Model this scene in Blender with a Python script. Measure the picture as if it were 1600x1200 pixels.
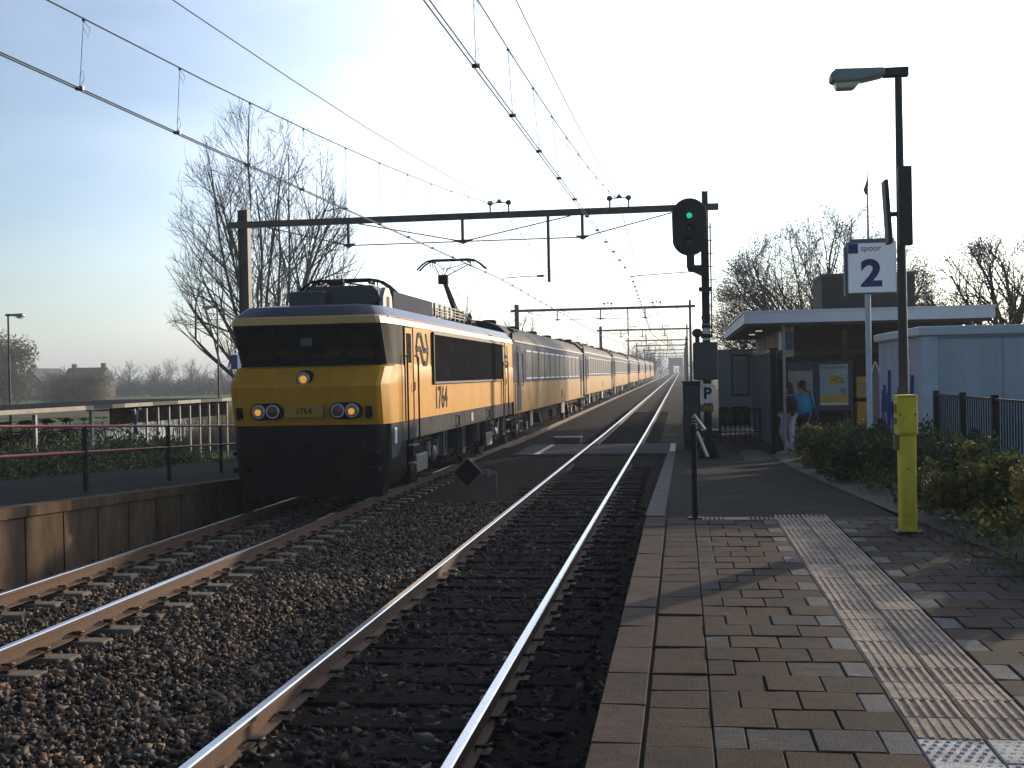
import bpy, bmesh, math, random
import numpy as np
from mathutils import Vector, Matrix
R = math.radians
rng = random.Random(7)
for o in list(bpy.data.objects): bpy.data.objects.remove(o)
sc = bpy.context.scene
COL = sc.collection

# ---------------------------------------------------------------- camera
cam_d = bpy.data.cameras.new("camera"); cam = bpy.data.objects.new("camera", cam_d); COL.objects.link(cam)
cam_d.sensor_width = 36; cam_d.lens = 36 * 1856.83 / 1600; cam_d.clip_end = 6000; cam_d.clip_start = .05
yaw, pitch, roll = 0.14201665, -0.00720788, -0.01954292
cy, sy = math.cos(yaw), math.sin(yaw)
fw = Vector((-sy * math.cos(pitch), cy * math.cos(pitch), math.sin(pitch)))
rt = Vector((cy, sy, 0)); up = rt.cross(fw)
c_, s_ = math.cos(roll), math.sin(roll)
rt2 = c_ * rt + s_ * up; up2 = -s_ * rt + c_ * up
m4 = Matrix((rt2, up2, -fw)).transposed().to_4x4(); m4.translation = Vector((0, 0, 2.20755))
cam.matrix_world = m4
sc.camera = cam

# ---------------------------------------------------------------- light, sky, exposure
SUN_AZ, SUN_EL = 32.0, 12.0           # degrees right of the track direction (+Y), above the horizon
SUN = Vector((math.sin(R(SUN_AZ)) * math.cos(R(SUN_EL)), math.cos(R(SUN_AZ)) * math.cos(R(SUN_EL)), math.sin(R(SUN_EL))))
ld = bpy.data.lights.new("sun", 'SUN'); ld.energy = 4.6; ld.angle = R(.6); ld.color = (1.0, .80, .56)
lo = bpy.data.objects.new("sun", ld); COL.objects.link(lo); lo.location = (20, 20, 40)
lo.rotation_euler = (-SUN).to_track_quat('-Z', 'Y').to_euler()
w = bpy.data.worlds.new("World"); sc.world = w; w.use_nodes = True
nt = w.node_tree; nt.nodes.clear(); N = nt.nodes.new; L = nt.links.new
def mathn(op, a, b=None, c=None):
    n = N('ShaderNodeMath'); n.operation = op
    for i, x in enumerate((a, b, c)):
        if x is None: continue
        if isinstance(x, (int, float)): n.inputs[i].default_value = x
        else: L(x, n.inputs[i])
    return n.outputs[0]
sky = N('ShaderNodeTexSky'); sky.sky_type = 'NISHITA'; sky.sun_disc = False
sky.sun_elevation = R(SUN_EL); sky.sun_rotation = R(SUN_AZ); sky.air_density = 1.0; sky.dust_density = .5; sky.ozone_density = 3.0
tc = N('ShaderNodeTexCoord')
dot = N('ShaderNodeVectorMath'); dot.operation = 'DOT_PRODUCT'; L(tc.outputs['Generated'], dot.inputs[0]); dot.inputs[1].default_value = SUN
d01 = mathn('MAXIMUM', dot.outputs['Value'], 0.0)
sep = N('ShaderNodeSeparateXYZ'); L(tc.outputs['Generated'], sep.inputs[0])
# thin high haze: bright around the sun, thin wisps elsewhere
nz = N('ShaderNodeTexNoise'); nz.inputs['Scale'].default_value = 1.9; nz.inputs['Detail'].default_value = 5; nz.inputs['Roughness'].default_value = .55
mp = N('ShaderNodeMapping'); mp.inputs['Scale'].default_value = (1, 1, 3.2); L(tc.outputs['Generated'], mp.inputs[0]); L(mp.outputs[0], nz.inputs['Vector'])
wisp = mathn('MULTIPLY', mathn('SUBTRACT', nz.outputs['Fac'], .42), 1.9)
glow = mathn('MULTIPLY', mathn('POWER', d01, 4.5), 3.0)
low = mathn('POWER', mathn('SUBTRACT', 1.0, mathn('MINIMUM', mathn('ABSOLUTE', sep.outputs['Z']), 1.0)), 7.0)
front = mathn('POWER', d01, 1.5)
hz = mathn('MULTIPLY', mathn('MULTIPLY', low, front), .72)
wf = mathn('MULTIPLY', mathn('MAXIMUM', wisp, 0.0), mathn('MULTIPLY', front, 1.1))
tot = mathn('ADD', mathn('MINIMUM', mathn('ADD', mathn('ADD', glow, hz), wf), .92), mathn('MULTIPLY', mathn('POWER', d01, 45.0), 6.0))
hcol = N('ShaderNodeMix'); hcol.data_type = 'RGBA'; hcol.blend_type = 'MULTIPLY'; hcol.inputs[0].default_value = 1
hcol.inputs[6].default_value = (1.0, .94, .94, 1); L(tot, hcol.inputs[7])
tn = N('ShaderNodeVectorMath'); tn.operation = 'MULTIPLY'; L(sky.outputs[0], tn.inputs[0]); tn.inputs[1].default_value = (.97, 1.02, 1.08)
sm = N('ShaderNodeVectorMath'); sm.operation = 'SCALE'; L(tn.outputs[0], sm.inputs[0])
L(mathn('ADD', mathn('MULTIPLY', front, .128), .10), sm.inputs['Scale'])
ad = N('ShaderNodeVectorMath'); ad.operation = 'ADD'; L(sm.outputs[0], ad.inputs[0]); L(hcol.outputs[2], ad.inputs[1])
bg = N('ShaderNodeBackground'); bg.inputs['Strength'].default_value = 1.0; L(ad.outputs[0], bg.inputs['Color'])
wo = N('ShaderNodeOutputWorld'); L(bg.outputs[0], wo.inputs['Surface'])
vs = sc.view_settings; vs.view_transform = 'Standard'; vs.look = 'None'; vs.exposure = 0.0; vs.gamma = 1.0
sc.cycles.max_bounces = 6; sc.cycles.volume_bounces = 0; sc.cycles.use_denoising = True
sc.cycles.transparent_max_bounces = 8

# ---------------------------------------------------------------- materials
_mats = {}
def mat(name, col, rough=.7, metal=0., var=.18, scale=3., bump=0., bscale=40., emit=0., spec=.5, alpha=None, streak=None, coat=0.):
    if name in _mats: return _mats[name]
    m = bpy.data.materials.new(name); m.use_nodes = True; _mats[name] = m
    t = m.node_tree; b = t.nodes['Principled BSDF']
    b.inputs['Roughness'].default_value = rough; b.inputs['Metallic'].default_value = metal
    b.inputs['Specular IOR Level'].default_value = spec
    if coat: b.inputs['Coat Weight'].default_value = coat; b.inputs['Coat Roughness'].default_value = .12
    tcn = t.nodes.new('ShaderNodeTexCoord')
    n1 = t.nodes.new('ShaderNodeTexNoise'); n1.inputs['Scale'].default_value = scale; n1.inputs['Detail'].default_value = 6; n1.inputs['Roughness'].default_value = .65
    if streak:
        mp = t.nodes.new('ShaderNodeMapping'); mp.inputs['Scale'].default_value = streak
        t.links.new(tcn.outputs['Object'], mp.inputs[0]); t.links.new(mp.outputs[0], n1.inputs['Vector'])
    else: t.links.new(tcn.outputs['Object'], n1.inputs['Vector'])
    rp = t.nodes.new('ShaderNodeValToRGB'); e = rp.color_ramp.elements
    e[0].position = .28; e[1].position = .74
    e[0].color = tuple(max(0, c * (1 - var)) for c in col) + (1,); e[1].color = tuple(min(1, c * (1 + var)) for c in col) + (1,)
    t.links.new(n1.outputs['Fac'], rp.inputs[0]); t.links.new(rp.outputs[0], b.inputs['Base Color'])
    if bump:
        n2 = t.nodes.new('ShaderNodeTexNoise'); n2.inputs['Scale'].default_value = bscale; n2.inputs['Detail'].default_value = 4
        t.links.new(tcn.outputs['Object'], n2.inputs['Vector'])
        bp = t.nodes.new('ShaderNodeBump'); bp.inputs['Strength'].default_value = bump; bp.inputs['Distance'].default_value = .02
        t.links.new(n2.outputs['Fac'], bp.inputs['Height']); t.links.new(bp.outputs[0], b.inputs['Normal'])
        # roughness breakup
        mr = t.nodes.new('ShaderNodeMapRange'); mr.inputs[3].default_value = max(.05, rough - .12); mr.inputs[4].default_value = min(1, rough + .12)
        t.links.new(n1.outputs['Fac'], mr.inputs[0]); t.links.new(mr.outputs[0], b.inputs['Roughness'])
    if emit:
        b.inputs['Emission Color'].default_value = tuple(col) + (1,); b.inputs['Emission Strength'].default_value = emit
    if alpha is not None:
        b.inputs['Alpha'].default_value = alpha
    return m
def leaf_mat(name, col, var=.35):
    m = mat(name, col, rough=.6, var=var, scale=1.1, spec=.3)
    t = m.node_tree; b = t.nodes['Principled BSDF']; out = t.nodes['Material Output']
    tr = t.nodes.new('ShaderNodeBsdfTranslucent'); mx = t.nodes.new('ShaderNodeMixShader'); mx.inputs[0].default_value = .3
    rp = [n for n in t.nodes if n.type == 'VALTORGB'][0]
    t.links.new(rp.outputs[0], tr.inputs['Color']); t.links.new(b.outputs[0], mx.inputs[1]); t.links.new(tr.outputs[0], mx.inputs[2]); t.links.new(mx.outputs[0], out.inputs['Surface'])
    return m

# ---------------------------------------------------------------- mesh builder
_org = {}
def worg(o): return _org.get(o.name, Vector((0, 0, 0))) if o else Vector((0, 0, 0))
class MB:
    def __init__(s): s.v = []; s.f = []; s.m = []
    def add(s, vs, fs, mi=0):
        k = len(s.v); s.v += [tuple(p) for p in vs]
        for f in fs: s.f.append(tuple(i + k for i in f)); s.m.append(mi)
        return s
    def box(s, a, b, mi=0):
        x0, y0, z0 = a; x1, y1, z1 = b
        return s.add([(x0,y0,z0),(x1,y0,z0),(x1,y1,z0),(x0,y1,z0),(x0,y0,z1),(x1,y0,z1),(x1,y1,z1),(x0,y1,z1)],
                     [(0,3,2,1),(4,5,6,7),(0,1,5,4),(1,2,6,5),(2,3,7,6),(3,0,4,7)], mi)
    def bar(s, p, q, w, h, up=(0, 0, 1), mi=0):
        p = Vector(p); q = Vector(q); d = (q - p).normalized(); u = Vector(up)
        if abs(d.dot(u)) > .98: u = Vector((0, 1, 0))
        r = d.cross(u).normalized() * (w / 2); u2 = r.cross(d).normalized() * (h / 2)
        vs = [p - r - u2, p + r - u2, p + r + u2, p - r + u2, q - r - u2, q + r - u2, q + r + u2, q - r + u2]
        return s.add(vs, [(3,2,1,0),(4,5,6,7),(0,1,5,4),(1,2,6,5),(2,3,7,6),(3,0,4,7)], mi)
    def tube(s, pts, r, n=8, mi=0, caps=True):
        pts = [Vector(p) for p in pts]; k = len(pts)
        rs = r if isinstance(r, (list, tuple)) else [r] * k
        base = len(s.v); prev = None
        for i, p in enumerate(pts):
            d = (pts[min(i + 1, k - 1)] - pts[max(i - 1, 0)])
            d = d.normalized() if d.length > 1e-9 else Vector((0, 0, 1))
            if prev is None:
                a = Vector((0, 0, 1)) if abs(d.z) < .9 else Vector((1, 0, 0)); u = d.cross(a).normalized()
            else:
                u = prev - d * prev.dot(d); u = u.normalized() if u.length > 1e-6 else d.orthogonal().normalized()
            prev = u; v = d.cross(u)
            for j in range(n):
                t = 2 * math.pi * j / n; s.v.append(tuple(p + (u * math.cos(t) + v * math.sin(t)) * rs[i]))
        for i in range(k - 1):
            for j in range(n):
                a = base + i * n + j; b = base + i * n + (j + 1) % n; s.f.append((a, b, b + n, a + n)); s.m.append(mi)
        if caps and n > 2:
            s.f.append(tuple(base + j for j in reversed(range(n)))); s.m.append(mi)
            s.f.append(tuple(base + (k - 1) * n + j for j in range(n))); s.m.append(mi)
        return s
    def prism(s, poly, axis, a, b, mi=0, mis=None):
        # poly: 2d outline counter-clockwise in the two other axes, extruded along axis from a to b
        def P(u, v, t): return {'x': (t, u, v), 'y': (u, t, v), 'z': (u, v, t)}[axis]
        n = len(poly); vs = [P(u, v, a) for u, v in poly] + [P(u, v, b) for u, v in poly]
        k = len(s.v); s.v += vs
        for j in range(n):
            jj = (j + 1) % n
            s.f.append((k + j, k + jj, k + n + jj, k + n + j)); s.m.append(mis[j] if mis else mi)
        s.f.append(tuple(k + j for j in reversed(range(n)))); s.m.append(mi)
        s.f.append(tuple(k + n + j for j in range(n))); s.m.append(mi)
        return s
    def lathe(s, prof, c, n=16, mi=0, axis='z'):
        # prof: (radius, height) list
        c = Vector(c); k = len(s.v)
        for r, h in prof:
            for j in range(n):
                t = 2 * math.pi * j / n; a, b = r * math.cos(t), r * math.sin(t)
                s.v.append(tuple(c + Vector({'z': (a, b, h), 'y': (a, h, b), 'x': (h, a, b)}[axis])))
        for i in range(len(prof) - 1):
            for j in range(n):
                a = k + i * n + j; b = k + i * n + (j + 1) % n; s.f.append((a, b, b + n, a + n)); s.m.append(mi)
        s.f.append(tuple(k + j for j in reversed(range(n)))); s.m.append(mi)
        s.f.append(tuple(k + (len(prof) - 1) * n + j for j in range(n))); s.m.append(mi)
        return s
    def blob(s, c, r, n=10, mi=0):
        rx, ry, rz = r if isinstance(r, (tuple, list)) else (r, r, r); c = Vector(c); k = len(s.v); h = n // 2
        for i in range(h + 1):
            ph = math.pi * i / h
            for j in range(n):
                t = 2 * math.pi * j / n
                s.v.append((c.x + rx * math.sin(ph) * math.cos(t), c.y + ry * math.sin(ph) * math.sin(t), c.z + rz * math.cos(ph)))
        for i in range(h):
            for j in range(n):
                a = k + i * n + j; b = k + i * n + (j + 1) % n; s.f.append((a, a + n, b + n, b)); s.m.append(mi)
        return s
    def build(s, name, mats, parent=None, smooth=False, bevel=0., org=None, fix=True):
        if not isinstance(mats, (list, tuple)): mats = [mats]
        o_ = worg(parent) if parent else (Vector(org) if org is not None else Vector((0, 0, 0)))
        me = bpy.data.meshes.new(name)
        va = np.array(s.v, dtype=np.float64) - np.array(o_)
        me.from_pydata(va.tolist(), [], s.f)
        for m in mats: me.materials.append(m)
        if len(mats) > 1: me.polygons.foreach_set('material_index', s.m)
        if fix and len(s.f) < 60000:
            bm = bmesh.new(); bm.from_mesh(me); bmesh.ops.recalc_face_normals(bm, faces=bm.faces); bm.to_mesh(me); bm.free()
        if smooth:
            me.polygons.foreach_set('use_smooth', [True] * len(me.polygons)); me.set_sharp_from_angle(angle=R(38))
        me.update()
        o = bpy.data.objects.new(name, me); COL.objects.link(o)
        if parent: o.parent = parent; _org[o.name] = o_
        else:
            o.location = o_; _org[o.name] = o_
        if bevel:
            bv = o.modifiers.new('bevel', 'BEVEL'); bv.width = bevel; bv.segments = 2; bv.limit_method = 'ANGLE'; bv.angle_limit = R(40)
        return o
def tag(o, label=None, cat=None, group=None, kind=None):
    if label: o['label'] = label
    if cat: o['category'] = cat
    if group: o['group'] = group
    if kind: o['kind'] = kind
    return o
def thing(name, loc, label, cat, group=None):
    o = bpy.data.objects.new(name, None); COL.objects.link(o); o.location = loc; o.empty_display_size = .2
    _org[o.name] = Vector(loc); return tag(o, label, cat, group)
def copy_tree(o, loc=None, parent=None, label=None, rz=None, scale=None):
    c = o.copy(); COL.objects.link(c)
    if parent: c.parent = parent
    if loc is not None: c.location = loc
    if label: c['label'] = label
    if rz is not None: c.rotation_euler = (0, 0, rz)
    if scale is not None: c.scale = scale if isinstance(scale, (tuple, list)) else (scale,) * 3
    for ch in [x for x in bpy.data.objects if x.parent == o]: copy_tree(ch, parent=c)
    return c
_kids = {}
def copy_fast(o, kids, loc, label=None, rz=0, scale=1):
    c = o.copy(); COL.objects.link(c); c.location = loc; c.rotation_euler = (0, 0, rz); c.scale = (scale,) * 3
    if label: c['label'] = label
    for k in kids:
        d = k.copy(); COL.objects.link(d); d.parent = c
    return c
def text(name, body, size, mtl, parent, loc, rot, ext=.002, sx=1., bold=0.):
    cu = bpy.data.curves.new(name, 'FONT'); cu.body = body; cu.size = size; cu.extrude = ext; cu.align_x = 'CENTER'; cu.align_y = 'CENTER'; cu.offset = bold
    t = bpy.data.objects.new(name, cu); COL.objects.link(t)
    dg = bpy.context.evaluated_depsgraph_get(); me = bpy.data.meshes.new_from_object(t.evaluated_get(dg)); bpy.data.objects.remove(t)
    me.materials.clear(); me.materials.append(mtl)
    o = bpy.data.objects.new(name, me); COL.objects.link(o); o.parent = parent
    o.location = Vector(loc) - worg(parent); o.rotation_euler = rot; o.scale = (sx, 1, 1)
    return o
FACE_CAM = (R(90), 0, 0)        # text facing -Y
FACE_RIGHT = (R(90), 0, R(90))  # text facing +X

# palette
RUST = mat('rail_rust', (.095, .046, .021), rough=.8, var=.35, scale=6, bump=.3)
STEEL = mat('rail_steel', (.62, .62, .63), rough=.22, metal=1, var=.08, scale=8)
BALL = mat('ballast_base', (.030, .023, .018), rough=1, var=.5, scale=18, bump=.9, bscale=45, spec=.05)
ST1 = mat('stone_brown', (.20, .125, .074), rough=.75, var=.45, scale=9, spec=.2)
ST2 = mat('stone_grey', (.13, .102, .078), rough=.7, var=.45, scale=9, spec=.2)
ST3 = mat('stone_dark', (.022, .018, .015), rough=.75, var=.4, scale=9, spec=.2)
CONC = mat('concrete_sleeper', (.17, .13, .09), rough=.9, var=.25, scale=7, bump=.3)
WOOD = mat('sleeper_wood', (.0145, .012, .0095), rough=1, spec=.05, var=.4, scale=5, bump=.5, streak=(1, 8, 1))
CLIPM = mat('clip_steel', (.05, .035, .028), rough=.6, metal=.6)
GRASS = mat('field_grass', (.095, .165, .048), rough=1, var=.35, scale=.05, spec=.03)
EARTH = mat('earth', (.05, .043, .032), rough=.95, var=.35, scale=1.2, bump=.4)
def add_bricks(m, bw, bh, dark=.55):
    t = m.node_tree; b = t.nodes['Principled BSDF']; tcn = [n for n in t.nodes if n.type == 'TEX_COORD'][0]; rp = [n for n in t.nodes if n.type == 'VALTORGB'][0]
    br = t.nodes.new('ShaderNodeTexBrick'); br.inputs['Scale'].default_value = 1; br.inputs['Brick Width'].default_value = bw; br.inputs['Row Height'].default_value = bh; br.inputs['Mortar Size'].default_value = .006; br.inputs['Mortar Smooth'].default_value = .4
    br.inputs['Color1'].default_value = (1.25, 1.22, 1.2, 1); br.inputs['Color2'].default_value = (.72, .74, .76, 1); br.inputs['Mortar'].default_value = (dark, dark, dark, 1)
    t.links.new(tcn.outputs['Object'], br.inputs['Vector']); mx = t.nodes.new('ShaderNodeMix'); mx.data_type = 'RGBA'; mx.blend_type = 'MULTIPLY'; mx.inputs[0].default_value = 1
    t.links.new(rp.outputs[0], mx.inputs[6]); t.links.new(br.outputs['Color'], mx.inputs[7]); t.links.new(mx.outputs[2], b.inputs['Base Color'])
PLATC = mat('platform_concrete', (.105, .072, .044), rough=1, var=.6, scale=2.4, bump=.35, streak=(1, 1, .35), spec=.1)
ASPH = mat('small_paver', (.034, .033, .031), rough=1, spec=.04, var=.4, scale=1.1, bump=.35, bscale=90)
ASPHL = mat('pale_paver', (.085, .084, .084), rough=1, spec=.04, var=.2, scale=5, bump=.3)
add_bricks(ASPH, .21, .105); add_bricks(ASPHL, .30, .30)
DARK = mat('dark_paint', (.015, .017, .019), rough=.6, var=.25, spec=.25)
MAST = mat('mast_steel', (.060, .055, .050), rough=.6, metal=.3, var=.3, scale=5)
GALV = mat('galvanised', (.33, .34, .36), rough=.45, metal=.5, var=.15)
WIRE = mat('copper_wire', (.05, .047, .045), rough=.45, metal=.6)
WHITE = mat('white_paint', (.72, .73, .75), rough=.4, var=.06)
YEL = mat('loco_yellow', (.66, .30, .016), rough=.5, var=.16, scale=2.2, spec=.2, streak=(1.6, 1.6, .35))
YELS = mat('loco_stripe', (.62, .32, .035), rough=.32, var=.06, scale=1.5, spec=.6, coat=.7)
BLUEL = mat('loco_roof_blue', (.014, .022, .050), rough=.3, var=.3, scale=2, spec=.32, coat=.1)
LGREY = mat('loco_skirt_grey', (.10, .10, .097), rough=.8, var=.3, scale=2, spec=.02)
LBLACK = mat('loco_black', (.009, .0095, .011), rough=.6, var=.3, spec=.12)
GLASSD = mat('dark_glass', (.010, .012, .015), rough=.08, var=.2, spec=.6)
UNDER = mat('underframe', (.012, .011, .010), rough=.85, var=.4, scale=4, spec=.1)
UNDERL = mat('underframe_grey', (.16, .15, .14), rough=.55, var=.3, scale=4)
RED = mat('railing_red', (.36, .035, .045), rough=.45, var=.15)

# ================================================================ SETTING
def plat_r(y):  # right platform surface height
    return .72 if y < 12.3 else max(.045, .72 - .0322 * (y - 12.3))
def plat_l(y):
    return .72 if y < 13 else max(.02, .72 - .042 * (y - 13))
def grid_sheet(name, xs, ys, zf, m, kind='structure', smooth=True):
    b = MB(); nx, ny = len(xs), len(ys)
    b.v = [(x, y, zf(x, y)) for y in ys for x in xs]
    for j in range(ny - 1):
        for i in range(nx - 1):
            a = j * nx + i; b.f.append((a, a + 1, a + nx + 1, a + nx)); b.m.append(0)
    o = b.build(name, m, smooth=False, fix=False); o.data.polygons.foreach_set('use_smooth', [smooth] * len(o.data.polygons))
    return tag(o, kind=kind)
from mathutils import noise as mnoise
def terr(x, y):
    if x < -17: z = -1.0
    elif x < -13.2: z = -1.0 + (x + 17) / 3.8 * .62
    elif x < .35: z = -.40
    else: z = -.40 if y < 12 else -.03
    if x >= .35 and y >= 12: z = -.03
    return z + (.03 * mnoise.noise((x * .3, y * .3, 0)) if x < -13 else 0)
xs = [-2500, -1200, -600, -300, -160, -100, -70, -50, -40, -34, -30, -26, -22, -19, -17, -16, -15, -14, -13.2, -12, -8, -4, 0, .34, .36, 4, 8, 14, 25, 50, 120, 400, 1200, 2500]
ys = [-60, -20, 0, 8, 11.9, 12.1, 18, 25, 32, 40, 50, 60, 72, 85, 100, 130, 170, 230, 320, 500, 800, 1400, 2600, 4500]
grid_sheet('ground', xs, ys, terr, GRASS)
# ditch water in the field
DW = mat('ditch_water', (.03, .04, .045), rough=.06, var=.1)
b = MB(); b.v = [(-34, 62, -.955), (-28, 62, -.955), (-30, 102, -.955), (-50, 102, -.955), (-46, 78, -.955)]; b.f = [(0, 1, 2, 3, 4)]; b.m = [0]
tag(b.build('water', DW, fix=False), kind='structure')
# brown stubble strip of field nearer the railway
STUB = mat('stubble', (.15, .125, .07), rough=1, var=.35, scale=.25, spec=.02)
b = MB(); k = 0
b.add([(-260, 105, -.94), (-24, 105, -.94), (-24, 175, -.94), (-300, 150, -.94)], [(0, 1, 2, 3)])
tag(b.build('field_stubble', STUB, fix=False), kind='structure')
# ballast bed
def bz(x, y):
    z = -.245 + .05 * math.exp(-((x + 4.3) / .8) ** 2)
    if x < -7.6: z -= .05
    if x > -.9: z -= .02
    if -3.5 < x < -.75: z += .048
    if y > 30: z += min(.13, (y - 30) * .05)
    n = mnoise.noise((x * 1.7, y * 1.7, 3.1)) * .025 + mnoise.noise((x * 9, y * 9, 1)) * .018
    return z + n
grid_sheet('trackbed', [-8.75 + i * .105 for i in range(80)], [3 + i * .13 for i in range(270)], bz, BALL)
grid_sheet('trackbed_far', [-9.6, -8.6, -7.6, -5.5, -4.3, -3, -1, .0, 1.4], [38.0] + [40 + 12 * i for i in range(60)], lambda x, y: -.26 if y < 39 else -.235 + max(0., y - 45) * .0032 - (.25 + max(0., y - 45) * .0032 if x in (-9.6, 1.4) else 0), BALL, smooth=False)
# loose stones
def stones(n, area, zf, seed, smin, smax, name, pm=(.30, .36, .34)):
    r = np.random.default_rng(seed); b = []
    cube = np.array([(-1,-1,-1),(1,-1,-1),(1,1,-1),(-1,1,-1),(-.7,-.7,1),(.7,-.7,1),(.7,.7,1),(-.7,.7,1)], float)
    quads = np.array([(0,3,2,1),(4,5,6,7),(0,1,5,4),(1,2,6,5),(2,3,7,6),(3,0,4,7)])
    P = area(r, n); n = len(P)
    S = r.uniform(smin, smax, (n, 1)) * np.clip(np.exp(r.normal(0, .32, (n, 1))), .5, 1.9) * r.uniform(.45, 1.35, (n, 3))
    V = cube[None] * (1 + r.uniform(-.62, .5, (n, 8, 3)))
    A = r.normal(size=(n, 4)); A /= np.linalg.norm(A, axis=1, keepdims=True); q0, q1, q2, q3 = A.T
    M = np.stack([np.stack([1-2*(q2*q2+q3*q3), 2*(q1*q2-q0*q3), 2*(q1*q3+q0*q2)], 1), np.stack([2*(q1*q2+q0*q3), 1-2*(q1*q1+q3*q3), 2*(q2*q3-q0*q1)], 1), np.stack([2*(q1*q3-q0*q2), 2*(q2*q3+q0*q1), 1-2*(q1*q1+q2*q2)], 1)], 1)
    V = np.einsum('nij,nkj->nki', M, V * S[:, None, :]) + P[:, None, :]
    me = bpy.data.meshes.new(name)
    F = (quads[None] + (np.arange(n) * 8)[:, None, None]).reshape(-1, 4)
    me.vertices.add(n * 8); me.vertices.foreach_set('co', V.reshape(-1)); me.loops.add(F.size); me.loops.foreach_set('vertex_index', F.reshape(-1).astype(np.int32))
    me.polygons.add(len(F)); me.polygons.foreach_set('loop_start', np.arange(0, F.size, 4, dtype=np.int32))
    for mm in (ST1, ST2, ST3): me.materials.append(mm)
    me.polygons.foreach_set('material_index', np.repeat(r.choice(3, n, p=list(pm)), 6).astype(np.int32))
    me.update(calc_edges=True); me.validate()
    o = bpy.data.objects.new(name, me); COL.objects.link(o); tag(o, kind='stuff'); return o
def ar_left(r, n):
    y = 5.2 + 17 * r.random(n) ** 1.5; x = r.uniform(-8.15, -3.0, n)
    z = np.array([bz(a, c) for a, c in zip(x, y)]) + r.uniform(-.012, .022, n)
    keep = np.ones(n, bool)
    for xr in (-7.21, -5.705): keep &= np.abs(x - xr) > .085
    return np.stack([x, y, z], 1)[keep]
def ar_right(r, n):
    y = 4.6 + 18 * r.random(n) ** 1.6; x = r.uniform(-3.0, -.42, n)
    z = np.array([bz(a, c) for a, c in zip(x, y)]) + r.uniform(-.02, .012, n)
    keep = np.ones(n, bool)
    for xr in (-2.868, -1.363): keep &= np.abs(x - xr) > .085
    return np.stack([x, y, z], 1)[keep]
tag(stones(60000, ar_left, bz, 1, .009, .021, 'ballast', (.28, .37, .35)), 'loose brown and grey ballast stones between the two tracks', 'ballast')
tag(stones(9000, ar_right, bz, 2, .012, .026, 'ballast', (.04, .10, .86)), 'dirty ballast stones darkened by painted-in shade between the sleepers of the right hand track', 'ballast')  # mostly the darkest stone: shade beside the platform is put into the colour mix

# rails
XL, XR, G = -6.457, -2.115, .7525
def rise(y): return max(0., y - 45) * .0032
prof = [(-.07,-.168),(.07,-.168),(.07,-.158),(.012,-.138),(.010,-.050),(.036,-.040),(.036,-.008),(.026,0),(-.026,0),(-.036,-.008),(-.036,-.040),(-.010,-.050),(-.012,-.138),(-.07,-.158)]
mis = [0,0,0,0,0,0,1,1,1,0,0,0,0,0]
for x, lab in ((XL - G, 'rail of the locomotive track on the far side, by the left platform wall'), (XL + G, 'rust sided rail of the locomotive track, beside the wide ballast strip'),
               (XR - G, 'shiny topped rail of the empty track with brown lit side'), (XR + G, 'shiny rail of the empty track nearest the right platform edge')):
    b = MB().prism([(x + u, v) for u, v in prof], 'y', -2, 45, mis=mis).prism([(x + u, v) for u, v in prof], 'y', 45.0005, 700, mis=mis)
    b.v = [(a, c, d + rise(c) if c > 45.001 else d) for a, c, d in b.v]
    tag(b.build('rail', [RUST, STEEL], org=(x, 0, -.168)), lab, 'rail', 'running rails')
# sleepers
def clip(b, x, y, side):
    pts = [(x + side * (.085 + .05 * math.sin(t)), y + .055 * math.cos(t), -.145 + .035 * math.sin(t * .5 + .3)) for t in [i * 2 * math.pi / 10 for i in range(11)]]
    b.tube(pts, .011, 5, caps=False)
def wood_sleeper(y, clips):
    t = thing('wooden_sleeper', (XR, y, -.3), 'dark wooden sleeper lying across under the empty right hand track', 'sleeper', 'wooden sleepers of the right track')
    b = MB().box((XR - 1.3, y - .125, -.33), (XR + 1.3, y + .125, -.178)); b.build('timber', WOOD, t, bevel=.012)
    if clips:
        for s0, x in ((-1, XR - G), (1, XR - G), (-1, XR + G), (1, XR + G)):
            b = MB(); clip(b, x, y, s0); b.box((x + s0 * .075 - .055, y - .07, -.178), (x + s0 * .075 + .055, y + .07, -.158)); b.build('rail_clip', CLIPM, t, smooth=True)
    return t
w0 = wood_sleeper(5.0, True); k0 = [o for o in bpy.data.objects if o.parent == w0]
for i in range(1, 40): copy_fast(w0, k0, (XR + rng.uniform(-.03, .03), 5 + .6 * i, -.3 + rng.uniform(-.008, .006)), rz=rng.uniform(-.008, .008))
w1 = wood_sleeper(29.0, False); k1 = [o for o in bpy.data.objects if o.parent == w1]
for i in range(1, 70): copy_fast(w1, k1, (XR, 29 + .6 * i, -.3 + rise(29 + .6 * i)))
def conc_sleeper(y):
    t = thing('concrete_sleeper', (XL, y, -.34), 'pale twin block concrete sleeper half buried under the locomotive track', 'sleeper', 'concrete sleepers of the left track')
    for s0 in (-1, 1):
        c = XL + s0 * G
        b = MB(); b.add([(c-.42,y-.14,-.36),(c+.42,y-.14,-.36),(c+.42,y+.14,-.36),(c-.42,y+.14,-.36),(c-.38,y-.10,-.19),(c+.38,y-.10,-.19),(c+.38,y+.10,-.19),(c-.38,y+.10,-.19)],
                        [(0,3,2,1),(4,5,6,7),(0,1,5,4),(1,2,6,5),(2,3,7,6),(3,0,4,7)])
        b.build('block', CONC, t, bevel=.015)
        for s1 in (-1, 1):
            b = MB(); clip(b, c, y, s1); b.box((c + s1 * .075 - .05, y - .06, -.19), (c + s1 * .075 + .05, y + .06, -.162)); b.build('rail_clip', CLIPM, t, smooth=True)
    MB().bar((XL - .5, y, -.26), (XL + .5, y, -.26), .06, .05).build('tie_bar', RUST, t)
    return t
c0 = conc_sleeper(5.0); k2 = [o for o in bpy.data.objects if o.parent == c0]
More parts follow.
